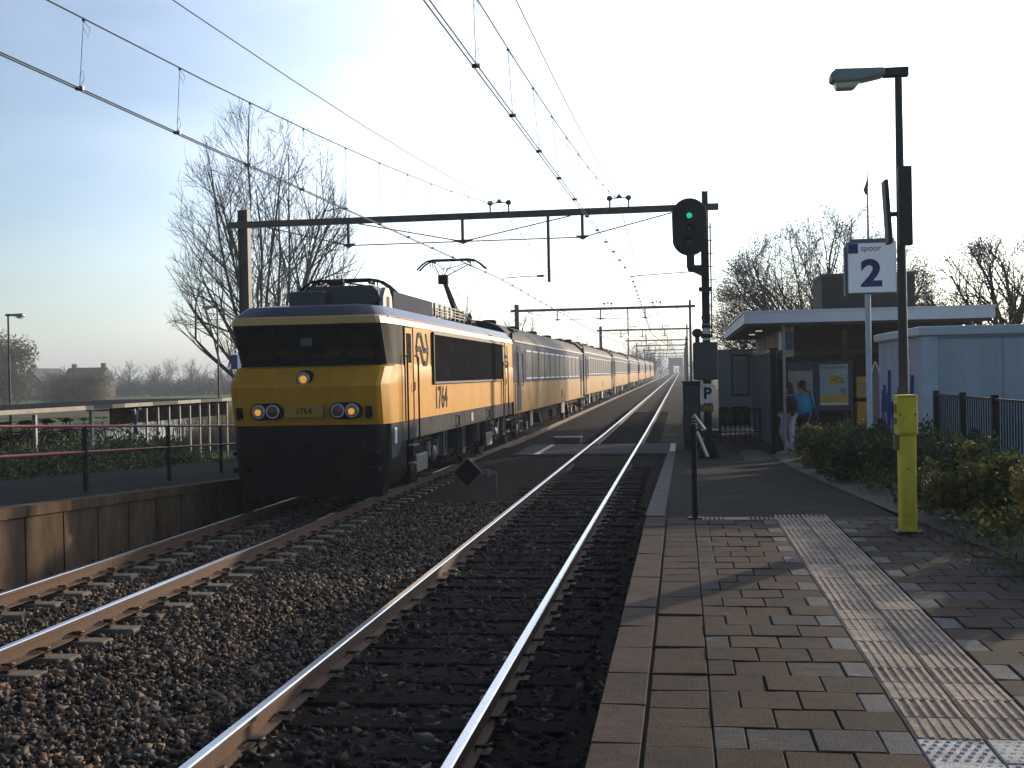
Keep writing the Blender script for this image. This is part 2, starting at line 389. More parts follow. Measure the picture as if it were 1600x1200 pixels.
for i in range(1, 52): copy_fast(c0, k2, (XL + rng.uniform(-.02, .02), 5 + .6 * i, -.34 + rng.uniform(-.006, .01)), rz=rng.uniform(-.01, .01))

# crossing deck between the platforms
DECK = mat('crossing_rubber', (.075, .077, .082), rough=1, var=.35, scale=1.6, spec=.05, bump=.2)
for x0, x1 in ((XR + G + .06, -.22), (XR - G + .11, XR + G - .11), (-4.75, XR - G - .06)):
    b = MB().box((x0, 33.0, -.2), (x1, 37.6, -.012)); b.box((x0, 32.9, -.2), (x1, 32.997, -.03))
    tag(b.build('crossing_deck', DECK), kind='structure')
b = MB()
b.box((-.38, 33, -.0125), (-.22, 37.4, -.006)); b.box((-4.15, 33, -.0125), (-4.0, 37.4, -.006))
tag(b.build('crossing_marking', mat('worn_white', (.5, .5, .5), rough=.8, var=.25)), kind='structure')

# right platform body (plain base), then tiles
b = MB()
ysr = [2.5, 12.3] + [12.3 + 2.5 * i for i in range(1, 9)]
P = [(-.385, y, plat_r(y) - .035 if y <= 12.3 else plat_r(y)) for y in ysr]; Q = [(2.75, y, plat_r(y) - .035 if y <= 12.3 else plat_r(y)) for y in ysr]
b.v = P + Q + [(-.385, y, -.4) for y in ysr] + [(2.75, y, -.4) for y in ysr]; n = len(ysr)
for i in range(n - 1):
    b.f += [(i, n + i, n + i + 1, i + 1), (2*n + i, i, i + 1, 2*n + i + 1), (n + i, 3*n + i, 3*n + i + 1, n + i + 1)]; b.m += [1 if i > 0 else 0, 2, 2]
b.f += [(0, n, 3*n, 2*n), (n-1, 2*n-1, 4*n-1, 3*n-1)]; b.m += [2, 2]
JOINT = mat('joint_sand', (.055, .048, .04), rough=1, var=.3, scale=9)
PLATD = mat('platform_wall_dark', (.04, .034, .03), rough=.9, var=.35, scale=2, bump=.3)
tag(b.build('platform', [JOINT, ASPH, PLATD], fix=False), kind='structure')
def tile_mats(nm, col):
    m = mat(nm, col, rough=.9, var=.34, scale=14, bump=.5, bscale=150, spec=.12)
    t = m.node_tree; b = t.nodes['Principled BSDF']; tcn = [n for n in t.nodes if n.type == 'TEX_COORD'][0]; rp = [n for n in t.nodes if n.type == 'VALTORGB'][0]
    def ramp(src, p0, c0, p1, c1):
        r = t.nodes.new('ShaderNodeValToRGB'); e = r.color_ramp.elements; e[0].position = p0; e[1].position = p1; e[0].color = (*c0, 1); e[1].color = (*c1, 1); t.links.new(src, r.inputs[0]); return r.outputs[0]
    def mul(a, c):
        x = t.nodes.new('ShaderNodeMix'); x.data_type = 'RGBA'; x.blend_type = 'MULTIPLY'; x.inputs[0].default_value = 1; t.links.new(a, x.inputs[6]); t.links.new(c, x.inputs[7]); return x.outputs[2]
    def noise(sc_, det):
        n = t.nodes.new('ShaderNodeTexNoise'); n.inputs['Scale'].default_value = sc_; n.inputs['Detail'].default_value = det; n.inputs['Roughness'].default_value = .7; t.links.new(tcn.outputs['Object'], n.inputs['Vector']); return n.outputs['Fac']
    c = mul(rp.outputs[0], ramp(noise(1.3, 6), .35, (.62, .63, .63), .68, (1.12, 1.08, 1.04)))
    c = mul(c, ramp(noise(210, 2), .36, (.55, .55, .56), .66, (1.4, 1.38, 1.36)))
    v = t.nodes.new('ShaderNodeTexVoronoi'); v.inputs['Scale'].default_value = 2.6; t.links.new(tcn.outputs['Object'], v.inputs['Vector'])
    c = mul(c, ramp(v.outputs['Distance'], .040, (1.9, 1.9, 1.95), .052, (1, 1, 1)))
    t.links.new(c, b.inputs['Base Color']); return m
T = [tile_mats('tile_red', (0.086, 0.06, 0.045)), tile_mats('tile_brown', (0.076, 0.055, 0.041)), tile_mats('tile_dun', (0.066, 0.053, 0.043)), tile_mats('tile_grey', (0.17, 0.17, 0.168)),
     tile_mats('edge_stone', (0.095, 0.07, 0.058)), tile_mats('tactile', (.45,.37,.295)), tile_mats('stud_white', (0.62, 0.62, 0.6)), tile_mats('tile_bluegrey', (0.088, 0.087, 0.085))]
tb = MB()
def tile(x0, x1, y0, y1, mi, z=.72, g=.0032):
    z += rng.uniform(-.0045, .0045); tl = [rng.uniform(-.003, .003) for _ in range(4)]; c = .0045
    a = [(x0+g,y0+g),(x1-g,y0+g),(x1-g,y1-g),(x0+g,y1-g)]; d = [(x0+g+c,y0+g+c),(x1-g-c,y0+g+c),(x1-g-c,y1-g-c),(x0+g+c,y1-g-c)]
    tb.add([(p[0],p[1],z-.05) for p in a] + [(p[0],p[1],z-.005+t) for p,t in zip(a,tl)] + [(p[0],p[1],z+t) for p,t in zip(d,tl)],
           [(8,9,10,11),(4,5,9,8),(5,6,10,9),(6,7,11,10),(7,4,8,11),(0,1,5,4),(1,2,6,5),(2,3,7,6),(3,0,4,7)], mi)
CR = .29; row = 0; y = 3.0
while y < 12.05:
    br = lambda: rng.choices([0, 1, 2], [.42, .33, .25])[0]
    tile(-.175, .10, y, y + CR, br())
    w_ = .266
    if row % 2:
        for i in range(3): tile(.10 + i * w_, .10 + (i + 1) * w_, y, y + CR, br())
    else:
        tile(.10, .10 + w_ / 2, y, y + CR, rng.choice([2, 7, 1]))
        for i in range(2): tile(.10 + w_ / 2 + i * w_, .10 + w_ / 2 + (i + 1) * w_, y, y + CR, 7 if rng.random() < .08 else br())
        tile(.10 + 2.5 * w_, .10 + 3 * w_, y, y + CR, 3)
    # right of the strip
    x = 1.445
    if row % 2 == 0: tile(x, x + w_ / 2, y, y + CR, 3); x += w_ / 2
    while x < 2.7: tile(x, x + w_, y, y + CR, rng.choice([1, 2, 2, 7]), z=.719); x += w_
    row += 1; y += CR
yy = 3.1
while yy < 12.2:
    tile(-.40, -.18, yy, yy + .56, 4, z=.722, g=.008); yy += .56
# guide strip: ribbed tiles and white studs
for (x0, x1) in ((.90, 1.17), (1.172, 1.442)):
    y = 3.2
    while y < 12.2:
        stud = y < 4.75
        tile(x0, x1, y, min(y + CR, 12.28), 6 if stud else 5, z=.716)
        if stud:
            for i in range(6):
                for j in range(6):
                    cx = x0 + .03 + i * .042 + (.01 if j % 2 else -.01); cyy = y + .03 + j * .046
                    tb.lathe([(.011, .712), (.010, .720), (.006, .7225)], (cx, cyy, 0), 8, 6)
        else:
            for i in range(6):
                cx = x0 + .024 + i * .0445
                tb.add([(cx-.013,y+.007,.712),(cx+.013,y+.007,.712),(cx+.008,y+.007,.7225),(cx-.008,y+.007,.7225),(cx-.013,y+CR-.007,.712),(cx+.013,y+CR-.007,.712),(cx+.008,y+CR-.007,.7225),(cx-.008,y+CR-.007,.7225)],
                       [(0,1,2,3),(3,2,6,7),(1,5,6,2),(0,3,7,4),(5,4,7,6)], 5)
        y += CR
x = .12
while x < .88:   # cross strip of ribs at the platform's end
    tile(x, x + .27, 12.06, 12.3, 5, z=.716)
    for i in range(6):
        cx = x + .024 + i * .0445
        tb.add([(cx-.013,12.07,.712),(cx+.013,12.07,.712),(cx+.008,12.07,.723),(cx-.008,12.07,.723),(cx-.013,12.29,.712),(cx+.013,12.29,.712),(cx+.008,12.29,.723),(cx-.008,12.29,.723)],
               [(0,1,2,3),(3,2,6,7),(1,5,6,2),(0,3,7,4),(5,4,7,6)], 5)
    x += .27
tag(tb.build('paving', T, fix=False), kind='structure')
# small weeds and litter along the edges
wr = np.random.default_rng(12); wv = MB()
for i in range(900):
    if i % 3: x, y, z0 = wr.uniform(2.1, 2.7), wr.uniform(6, 12), .715
    else: x, y, z0 = wr.choice([-3.95, -3.4, -4.6]) + wr.normal(0, .12), wr.uniform(6, 26), -.235
    a = wr.uniform(0, 3.14); h_ = wr.uniform(.02, .07); ww = .006
    wv.add([(x - math.cos(a)*ww, y - math.sin(a)*ww, z0), (x + math.cos(a)*ww, y + math.sin(a)*ww, z0), (x + wr.normal(0, .02), y + wr.normal(0, .02), z0 + h_)], [(0, 1, 2)])
tag(wv.build('weeds', mat('weed', (.10, .105, .04), rough=.9), fix=False), 'small weeds along the platform border and between the tracks', 'weeds', kind='stuff')
# ramp markings, kerb
b = MB()
b.add([(1.30, 25.7, plat_r(25.7)+.005), (1.95, 25.7, plat_r(25.7)+.005), (2.1, 32.6, plat_r(32.6)+.005), (1.48, 32.6, plat_r(32.6)+.005)], [(0,1,2,3)])
b.add([(.3, 25.1, plat_r(25.1)+.005), (2.3, 25.1, plat_r(25.1)+.005), (2.3, 25.35, plat_r(25.35)+.005), (.3, 25.35, plat_r(25.35)+.005)], [(0,1,2,3)])
tag(b.build('path_stripe', ASPHL, fix=False), kind='structure')
b = MB(); yk = 12.35
while yk < 31:
    b.add([(-.40,yk,plat_r(yk)+.012),(-.2,yk,plat_r(yk)+.012),(-.2,yk+.97,plat_r(yk+.97)+.012),(-.40,yk+.97,plat_r(yk+.97)+.012),(-.40,yk,-.3),(-.40,yk+.97,-.3),(-.2,yk,-.3),(-.2,yk+.97,-.3)],
          [(0,1,2,3),(4,0,3,5),(6,1,0,4),(3,2,7,5)]); yk += .985
tag(b.build('kerb', PLATD, fix=False), kind='structure')
# forecourt beyond the ramp
b = MB().add([(-.1, 32.3, .045), (12, 32.3, .045), (12, 60, .045), (1.3, 60, .045), (1.3, 37.6, .045), (-.1, 37.6, .045)], [(0,1,2,3,4,5)])
b.add([(.45, 37.61, .02), (1.295, 37.61, .02), (1.295, 59.9, .02), (6, 59.9, .02), (6, 150, .02), (.45, 150, .02)], [(0,1,2,3,4,5)])
b.add([(2.75, 25, .10), (12, 25, .10), (12, 32.3, .05), (2.75, 32.3, .05)], [(0,1,2,3)])
tag(b.build('forecourt', ASPH, fix=False), kind='structure')
# planted bank beside the platform
b = MB(); yb = [6, 9, 12, 15, 18, 21, 24, 27, 29]
xe = {6: 2.6, 9: 2.55, 12: 2.2, 15: 2.1, 18: 2.05, 21: 2.0, 24: 2.0, 27: 2.05, 29: 2.1}
for yv in yb: b.v += [(xe[yv] + .0, yv, plat_r(yv) + .008), (xe[yv] + .5, yv, plat_r(yv) + .06), (12, yv, plat_r(yv) - .02), (12, yv, -.4)]
for i in range(len(yb) - 1):
    for j in range(3): a = i * 4 + j; b.f.append((a, a + 1, a + 5, a + 4)); b.m.append(0)
b.f.append((32, 33, 34, 35)); b.m.append(0)
tag(b.build('soil', EARTH, fix=False), kind='structure')

# left platform: wall of panels, path
b = MB(); ysl = [-4, 5, 13] + [13 + 2 * i for i in range(1, 10)]; xw = -8.17
n = len(ysl)
b.v = [(xw, y, plat_l(y)) for y in ysl] + [(-13.3, y, plat_l(y) - .02) for y in ysl] + [(xw, y, -.45) for y in ysl]
for i in range(n - 1): b.f += [(n + i, i, i + 1, n + i + 1), (i, 2*n + i, 2*n + i + 1, i + 1)]; b.m += [0, 1]
tag(b.build('platform', [ASPH, PLATC], fix=False), kind='structure')
b = MB(); y = -2.0
while y < 31:
    y1 = y + .93; z0, z1 = plat_l(y), plat_l(y1)
    b.add([(xw+.02,y+.02,-.4),(xw+.02,y1-.02,-.4),(xw+.02,y1-.02,z1-.13),(xw+.02,y+.02,z0-.13),(xw-.02,y+.02,-.4),(xw-.02,y1-.02,-.4),(xw-.02,y1-.02,z1-.13),(xw-.02,y+.02,z0-.13)], [(0,1,2,3),(3,2,6,7),(0,3,7,4),(1,5,6,2)])
    b.add([(xw+.06,y+.008,z0-.12),(xw+.06,y1-.008,z1-.12),(xw+.06,y1-.008,z1+.012),(xw+.06,y+.008,z0+.012),(xw-.22,y+.008,z0-.12),(xw-.22,y1-.008,z1-.12),(xw-.22,y1-.008,z1+.012),(xw-.22,y+.008,z0+.012)], [(0,1,2,3),(3,2,6,7),(0,3,7,4),(1,5,6,2),(0,4,5,1)])
    y = y1
tag(b.build('platform_edge', PLATC, fix=False), kind='structure')

# ================================================================ LOCOMOTIVE
LX, LY = -6.40, 19.55
loco = thing('electric_locomotive', (LX, LY, 0), 'yellow electric locomotive with blue roof, headlights lit, numbered 1764, at the head of the train', 'locomotive')
W = 1.42; LEN = 15.55
def outline(y0, w, taper=.13):
    h = [(-w, LEN), (-w, y0 + 1.55), (-w, y0 + .42), (-w + .025, y0 + .30), (-w + .085, y0 + .10), (-w + taper + .02, y0 + .03), (-w * .45, y0), (0, y0)]
    return h + [(-x, y) for x, y in reversed(h[:-1])]
levels = [(.16, W, 1.42), (.02, W, 2.08), (.05, W, 2.14), (.33, W, 2.41), (.50, W - .012, 2.44), (.52, W - .012, 2.475), (.13, W - .012, 3.145), (.10, W, 3.155), (.12, W - .03, 3.27), (.15, W - .045, 3.295), (.42, W - .20, 3.475), (1.1, W - .62, 3.55)]
b = MB(); ol = [outline(y0, w_) for y0, w_, z in levels]; n = len(ol[0])
for (y0, w_, z), o_ in zip(levels, ol): b.v += [(LX + x, LY + y, z) for x, y in o_]
# band colours: 0 yellow, 1 black, 2 roof blue
for i in range(len(levels) - 1):
    for j in range(n - 1):
        side = j == 0 or j == n - 2
        if i in (4, 5): mi = 1 if not side else 0
        elif i == 3: mi = 0
        elif i >= 9: mi = 2
        elif i >= 7: mi = 3
        else: mi = 0
        a = i * n + j; b.f.append((a, a + 1, a + n + 1, a + n)); b.m.append(mi)
    a = i * n; b.f.append((a + n - 1, a, a + n, a + 2 * n - 1)); b.m.append(1)
b.f.append(tuple((len(levels) - 1) * n + j for j in range(n))); b.m.append(2)
b.f.append(tuple(reversed(range(n)))); b.m.append(1)
b.build('body', [YEL, LBLACK, BLUEL, YELS], loco, smooth=True).data.set_sharp_from_angle(angle=R(24))
# windscreens: two panes set 3 mm proud of the black band
for s0 in (-1, 1):
    b = MB()
    def wp(x, z):
        t = (z - 2.475) / (3.13 - 2.475); y = LY + .52 + (.13 - .52) * t - .006 + (.018 if abs(x) > 1.0 else 0)
        return (LX + x, y, z)
    q = [wp(s0*.08, 2.56), wp(s0*1.16, 2.56), wp(s0*1.16, 3.05), wp(s0*.08, 3.05)]
    b.add(q + [(p[0], p[1] + .02, p[2]) for p in q], [(0,1,2,3),(4,7,6,5),(0,4,5,1),(1,5,6,2),(2,6,7,3),(3,7,4,0)])
    b.build('windscreen', GLASSD, loco)
    wb = MB(); wb.tube([wp(s0*.55 + .0, 3.10), (LX + s0*.62, wp(0, 2.85)[1] - .03, 2.85), (LX + s0*.30 + .5*(s0>0), wp(0, 2.65)[1] - .02, 2.66)], .012, 6); wb.bar((LX + s0*.62 - .02, wp(0,3.1)[1] - .03, 3.12), (LX + s0*.62 - .02, wp(0,3.1)[1] + .03, 3.05), .08, .06)
    wb.build('wiper', LBLACK, loco)
tk = MB().box((LX - .1, LY + .24, 2.78), (LX + .1, LY + .25, 2.92)); tk.build('cab_paper', mat('cab_paper', (.12, .12, .12), rough=.8), loco)
# lamps
LAMP = mat('headlight_glow', (1.0, .40, .045), rough=.3, emit=.6, var=.5, scale=26)
LGL = mat('headlight_glass', (.25, .20, .16), rough=.12, var=.3, scale=20)
LENSR = mat('tail_lens', (.10, .05, .055), rough=.15, var=.2)
CHR = mat('lamp_ring', (.35, .35, .37), rough=.3, metal=.8)
for s0 in (-1, 1):
    b = MB(); cx = LX + s0 * .70 + .03; zc = 1.665
    pl = []
    for k in range(24):
        t = 2 * math.pi * k / 24; e = .135 if math.cos(t) > 0 else -.135
        pl.append((cx + e + .145 * math.cos(t), zc + .145 * math.sin(t)))
    b.prism(pl, 'y', LY + .01, LY + .2); hl = b.build('headlight', LBLACK, loco, bevel=.01)
    for e, m_ in ((-.125, LAMP if s0 < 0 else LENSR), (.125, LAMP if s0 > 0 else LENSR)):
        MB().lathe([(.115, -.012), (.125, .0), (.105, .012), (.100, .02)], (cx + e, LY + .0, zc), 20, axis='y').build('lamp_ring', CHR, hl, smooth=True)
        MB().lathe([(.02, -.040), (.06, -.034), (.095, -.016)], (cx + e, LY + .0, zc), 18, axis='y').build('lens', LGL if m_ is LAMP else m_, hl, smooth=True)
        if m_ is LAMP: MB().lathe([(.02, -.052), (.045, -.048), (.058, -.036)], (cx + e, LY + .0, zc - .012), 16, axis='y').build('bulb', LAMP, hl, smooth=True)
hl = MB().lathe([(.13, -.05), (.14, .0), (.15, .12)], (LX, LY + .10, 2.22), 20, axis='y').build('headlight', LBLACK, loco, smooth=True)
MB().lathe([(.10, -.062), (.115, -.05), (.11, -.03)], (LX, LY + .10, 2.22), 20, axis='y').build('lamp_ring', CHR, hl, smooth=True)
MB().lathe([(.02, -.075), (.06, -.072), (.095, -.058)], (LX, LY + .10, 2.22), 18, axis='y').build('lens', LGL, hl, smooth=True)
MB().lathe([(.02, -.088), (.05, -.084), (.066, -.072)], (LX, LY + .10, 2.21), 16, axis='y').build('bulb', LAMP, hl, smooth=True)
# number plate on the front
YD = mat('plate_yellow', (.45, .23, .012), rough=.5)
npl = MB().box((LX - .34, LY + .02, 1.55), (LX + .34, LY + .12, 1.77)).build('number_plate', YD, loco, bevel=.01)
text('front_number', '1764', .15, LBLACK, npl, (LX, LY + .016, 1.66), FACE_CAM, .003)
for x in (-1.18, 1.12):
    MB().box((LX + x - .05, LY + .07, 1.55), (LX + x + .05, LY + .2, 1.74)).tube([(LX + x, LY + .05, 1.52), (LX + x, LY + .05, 1.66)], .03, 8).build('socket', UNDER, loco, bevel=.01)
# front apron, buffers, coupling
b = MB(); fo = outline(.20, W - .03)
lo_ = [(x, y) for x, y in fo if y < 2.0]
for z, dx in ((.34, .12), (.55, .02), (1.405, 0)): b.v += [(LX + x * (1 - dx / W), LY + y + dx * .4, z) for x, y in lo_]
n2 = len(lo_)
for i in range(2):
    for j in range(n2 - 1): a = i * n2 + j; b.f.append((a, a + 1, a + n2 + 1, a + n2)); b.m.append(0)
b.f.append(tuple(reversed(range(n2)))); b.m.append(0); b.f.append(tuple(2 * n2 + j for j in range(n2))); b.m.append(0)
b.build('front_apron', LBLACK, loco, smooth=True)
for s0 in (-1, 1):
    MB().lathe([(.10, .25), (.10, -.10), (.11, -.12), (.23, -.14), (.23, -.18), (.17, -.20), (.05, -.21)], (LX + s0 * .875, LY + .05, 1.05), 20, axis='y').build('buffer', UNDER, loco, smooth=True)
    MB().box((LX + s0 * 1.15 - .13, LY + .02, .62), (LX + s0 * 1.15 + .13, LY + .3, .70)).box((LX + s0 * 1.15 - .13, LY + .02, .92), (LX + s0 * 1.15 + .13, LY + .3, .97)).build('step', UNDER, loco)
b = MB(); b.bar((LX, LY - .15, 1.05), (LX, LY + .3, 1.05), .10, .12); b.tube([(LX, LY - .13, 1.05), (LX, LY - .2, .95), (LX, LY - .14, .82), (LX, LY - .05, .74), (LX, LY - .02, .86)], .03, 8)
b.build('coupling', UNDER, loco, smooth=True)
for x in (-.42, .42, .58): MB().tube([(LX + x, LY + .18, .95), (LX + x, LY + .02, .9), (LX + x, LY + .0, .6), (LX + x + .05, LY + .15, .45)], .022, 7).build('brake_hose', UNDER, loco, smooth=True)
b = MB(); b.prism([(-1.25, .16), (1.25, .16), (1.3, .5), (-1.3, .5)], 'y', LY + .42, LY + .47); b.v = [(LX + x, y, z) for x, y, z in b.v]; b.build('snow_plough', LBLACK, loco)
# grey skirts
for s0 in (-1, 1):
    xo = LX + s0 * (W - .01); xi = LX + s0 * (W - .12)
    x0, x1 = min(xo, xi), max(xo, xi)
    b = MB().box((x0, LY + 1.3, 1.06), (x1, LY + LEN - .25, 1.415)); b.build('skirt', LGREY, loco, bevel=.01)
    b = MB().prism([(LY + .5, .80), (LY + .95, .84), (LY + 1.29, 1.06), (LY + 1.29, 1.41), (LY + .5, 1.41)], 'x', x0 + .002, x1 + .002); b.build('cab_step_panel', LGREY, loco)
    # doors with rails
    sx = LX + s0 * (W + .004)
    for yd in (1.55, LEN - 2.35):
        d = MB().box((min(sx - s0*.03, sx), LY + yd, 1.44), (max(sx - s0*.03, sx), LY + yd + .66, 3.12)).build('cab_door', YEL, loco, bevel=.008)
        MB().box((min(sx, sx + s0*.006), LY + yd + .14, 2.48), (max(sx, sx + s0*.006), LY + yd + .52, 3.02)).build('door_window', GLASSD, d)
        MB().tube([(sx + s0*.01, LY + yd + .58, 1.95), (sx + s0*.05, LY + yd + .58, 1.98), (sx + s0*.05, LY + yd + .58, 2.12)], .012, 6).build('door_handle', LBLACK, d)
        MB().bar((sx + s0*.004, LY + yd - .005, 1.42), (sx + s0*.004, LY + yd - .005, 3.14), .02, .02).bar((sx + s0*.004, LY + yd + .665, 1.42), (sx + s0*.004, LY + yd + .665, 3.14), .02, .02).bar((sx + s0*.004, LY + yd, 3.14), (sx + s0*.004, LY + yd + .66, 3.14), .02, .02).build('door_seal', LBLACK, d)
        for yh in (yd - .10, yd + .80):
            MB().tube([(sx, LY + yh, 2.62), (sx + s0*.07, LY + yh, 2.58), (sx + s0*.07, LY + yh, 1.10), (sx + s0*.02, LY + yh, 1.04)], .018, 7).build('handrail', LBLACK, loco, smooth=True)
        for zz in (.62, .95): MB().box((min(sx, sx + s0*.12), LY + yd + .1, zz), (max(sx, sx + s0*.12), LY + yd + .55, zz + .03)).build('step', UNDERL, loco)
    # big dark grille panel
    py0, py1 = 3.95, 13.3
    gp = MB().box((min(sx, sx + s0*.03), LY + py0, 2.06), (max(sx, sx + s0*.03), LY + py1, 3.12)).build('grille_panel', mat('grille_black', (.020, .020, .021), rough=.8, var=.3, scale=2, spec=0.), loco, bevel=.006)
    fr = MB(); xf = sx + s0 * .035
    for a, c2 in (((py0+.03, 2.09), (py1-.03, 2.09)), ((py0+.03, 3.09), (py1-.03, 3.09)), ((py0+.03, 2.09), (py0+.03, 3.09)), ((py1-.03, 2.09), (py1-.03, 3.09))):
        fr.bar((xf, LY + a[0], a[1]), (xf, LY + c2[0], c2[1]), .045, .02, up=(1, 0, 0))
    fr.build('panel_frame', mat('grille_frame', (.10, .10, .10), rough=.4), gp)
    gs = MB()
    for i in range(12): gs.bar((xf - s0*.01, LY + py0 + .08, 2.17 + i*.075), (xf - s0*.01, LY + py1 - .08, 2.17 + i*.075), .014, .02, up=(1, 0, 0))
    gs.build('slats', mat('grille_black', (.02, .02, .02)), gp)
    MB().box((min(sx, sx + s0*.012), LY + py0 - 1.95 , 2.40), (max(sx, sx + s0*.012), LY + py0 - 1.92, 2.41)).build('grab_catch', LBLACK, loco)
# stripe of a gutter over the side
for s0 in (-1, 1):
    MB().bar((LX + s0*(W - .032), LY + .5, 3.282), (LX + s0*(W - .032), LY + LEN - .1, 3.282), .025, .016).build('gutter', YEL, loco)
# double-arrow emblem, built as flat strokes on the side
def emblem(cy0, cz0, w_, h_, sx, s0):
    b = MB()
    def st(pts):
        q = [(sx, LY + cy0 + u * w_, cz0 + v * h_) for u, v in pts]; k = len(q)
        b.add(q + [(p[0] + s0*.004, p[1], p[2]) for p in q], [tuple(reversed(range(k))), tuple(range(k, 2*k))] + [(i, (i+1) % k, k + (i+1) % k, k + i) for i in range(k)])
    st([(.16, .84), (.45, .84), (.42, .98), (.16, .98)]); st([(.34, .90), (.46, .90), (.70, .46), (.58, .46)]); st([(.60, .40), (.96, .40), (.99, .55), (.60, .55)])
    st([(.01, .43), (.40, .43), (.40, .58), (.01, .58)]); st([(.30, .50), (.42, .50), (.66, .06), (.54, .06)]); st([(.56, .0), (.84, .0), (.84, .16), (.54, .16)])
    st([(.80, .03), (.87, .03), (1.0, .43), (.94, .43)]); st([(.76, .97), (.83, .97), (.98, .53), (.92, .53)]); st([(.0, .46), (.06, .46), (.22, .03), (.15, .03)]); st([(.0, .55), (.06, .55), (.20, .95), (.13, .95)])
    return b
for s0 in (-1, 1):
    sx = LX + s0 * (W + .001)
    for yy in (2.52, 13.42): emblem(yy, 2.42, 1.12, .66, sx, s0).build('emblem', mat('emblem_grey', (.045, .042, .038), rough=.7, spec=.1), loco, fix=True)
text('side_number', '1764', .62, mat('number_dark', (.03, .02, .012), rough=.8, spec=.1), loco, (LX + W + .003, LY + 4.8, 1.76), FACE_RIGHT, .003, sx=1.06, bold=.016)
MB().box((LX + W, LY + 8.3, 1.14), (LX + W + .008, LY + 8.55, 1.34)).build('data_plate', mat('plate_grey', (.4, .4, .4), rough=.5), loco)
for yy in (6.4, 10.6): MB().tube([(LX + W + .005, LY + yy, 1.34), (LX + W + .05, LY + yy + .1, 1.34), (LX + W + .05, LY + yy + .1, 1.12), (LX + W + .005, LY + yy, 1.12)], .02, 7).build('tie_handle', LBLACK, loco, smooth=True)
MB().box((LX + W - .02, LY + .62, 1.05), (LX + W + .03, LY + .78, 1.34)).build('jumper_cable', WHITE, loco, bevel=.02)
# underframe and bogies
b = MB().box((LX - 1.15, LY + .6, .75), (LX + 1.15, LY + LEN - .3, 1.40)).box((LX - 1.2, LY + 6.3, .35), (LX + 1.2, LY + 9.4, 1.0)); b.build('underframe', UNDER, loco)
for yc in (3.6, 11.9):
    bg_ = MB()
    for s0 in (-1, 1):
        bg_.prism([(LY+yc-2.0, .62), (LY+yc-1.5, .52), (LY+yc-.7, .40), (LY+yc+.7, .40), (LY+yc+1.5, .52), (LY+yc+2.0, .62), (LY+yc+2.0, .85), (LY+yc-2.0, .85)], 'x', LX + s0*1.08 - .06, LX + s0*1.08 + .06)
    bg_.box((LX - 1.07, LY + yc - .35, .5), (LX + 1.07, LY + yc + .35, .78))
    bogie = bg_.build('bogie', UNDER, loco, bevel=.01)
    for yw in (-1.3, 1.3):
        wl = MB()
        for s0 in (-1, 1): wl.lathe([(.60, -.07), (.60, .03), (.63, .05), (.63, .07)], (LX + s0*G, LY + yc + yw, .62), 28, axis='x')
        wl.tube([(LX - .8, LY + yc + yw, .62), (LX + .8, LY + yc + yw, .62)], .09, 10); wl.build('wheelset', UNDER, bogie, smooth=True)
        for s0 in (-1, 1):
            MB().lathe([(.16, 0), (.16, .09), (.10, .13), (.03, .14)] if s0 > 0 else [(.16, 0), (.16, -.09), (.10, -.13), (.03, -.14)], (LX + s0*1.14, LY + yc + yw, .62), 14, axis='x').build('axle_box', UNDERL, bogie, smooth=True)
            for d_ in (-.42, .42): MB().lathe([(.10, -.16), (.12, -.14), (.12, .14), (.10, .16)], (LX + s0*1.12, LY + yc + yw + d_, .72), 10).build('spring', UNDERL, bogie, smooth=True)
    for s0 in (-1, 1):
        MB().box((LX + s0*1.2 - .06, LY + yc - .5, .35), (LX + s0*1.2 + .06, LY + yc + .5, .70)).build('brake_box', UNDERL, bogie, bevel=.02)
        MB().bar((LX + s0*1.2, LY + yc - 1.9, 1.0), (LX + s0*1.2, LY + yc - 1.2, .45), .07, .05).bar((LX + s0*1.2, LY + yc + 1.9, 1.0), (LX + s0*1.2, LY + yc + 1.2, .45), .07, .05).build('damper', UNDERL, bogie)
for i, yy in enumerate((2.2, 5.4, 6.6, 7.6, 8.6, 9.6, 10.4, 13.9)):
    MB().box((LX + 1.12, LY + yy, .42 + .1*(i % 3)), (LX + 1.34, LY + yy + .32, 1.05)).tube([(LX + 1.36, LY + yy + .1, 1.05), (LX + 1.36, LY + yy + .1, .6), (LX + 1.2, LY + yy + .3, .4)], .025, 6).build('equipment_box', UNDERL if i % 2 else UNDER, loco, bevel=.015)
b = MB(); b.tube([(LX + .7, LY + .7, .2), (LX + 1.0, LY + .55, .35), (LX + 1.25, LY + .6, .62)], .03, 6); b.tube([(LX + G + .02, LY + .5, .12), (LX + G + .02, LY + .62, .5)], .03, 6); b.build('rail_guard', UNDERL, loco)
# roof equipment
RB = mat('roof_box', (.030, .036, .052), rough=.45, var=.2); EC = mat('end_cap', (.36, .36, .34), rough=.5, var=.15)
MB().box((LX - .62, LY + 1.2, 3.45), (LX + .05, LY + 2.1, 3.80)).build('roof_box', RB, loco, bevel=.03)
pr = [(-.30, 3.50), (.86, 3.50), (1.02, 3.64), (.98, 3.78), (.86, 3.90), (-.30, 3.90)]
ac = MB().prism([(LX + x, z) for x, z in pr], 'y', LY + 1.45, LY + 2.25); ac.build('air_conditioner', RB, loco, bevel=.02)
pe = [(LY + 1.47, 3.46), (LY + 2.2, 3.46), (LY + 2.15, 3.72), (LY + 1.95, 3.87), (LY + 1.7, 3.87), (LY + 1.5, 3.68)]
MB().prism(pe, 'x', LX + .98, LX + 1.06).build('end_cap', EC, loco, bevel=.01)
MB().box((LX + 1.062, LY + 1.75, 3.50), (LX + 1.07, LY + 1.92, 3.70)).build('cap_slot', LBLACK, loco)
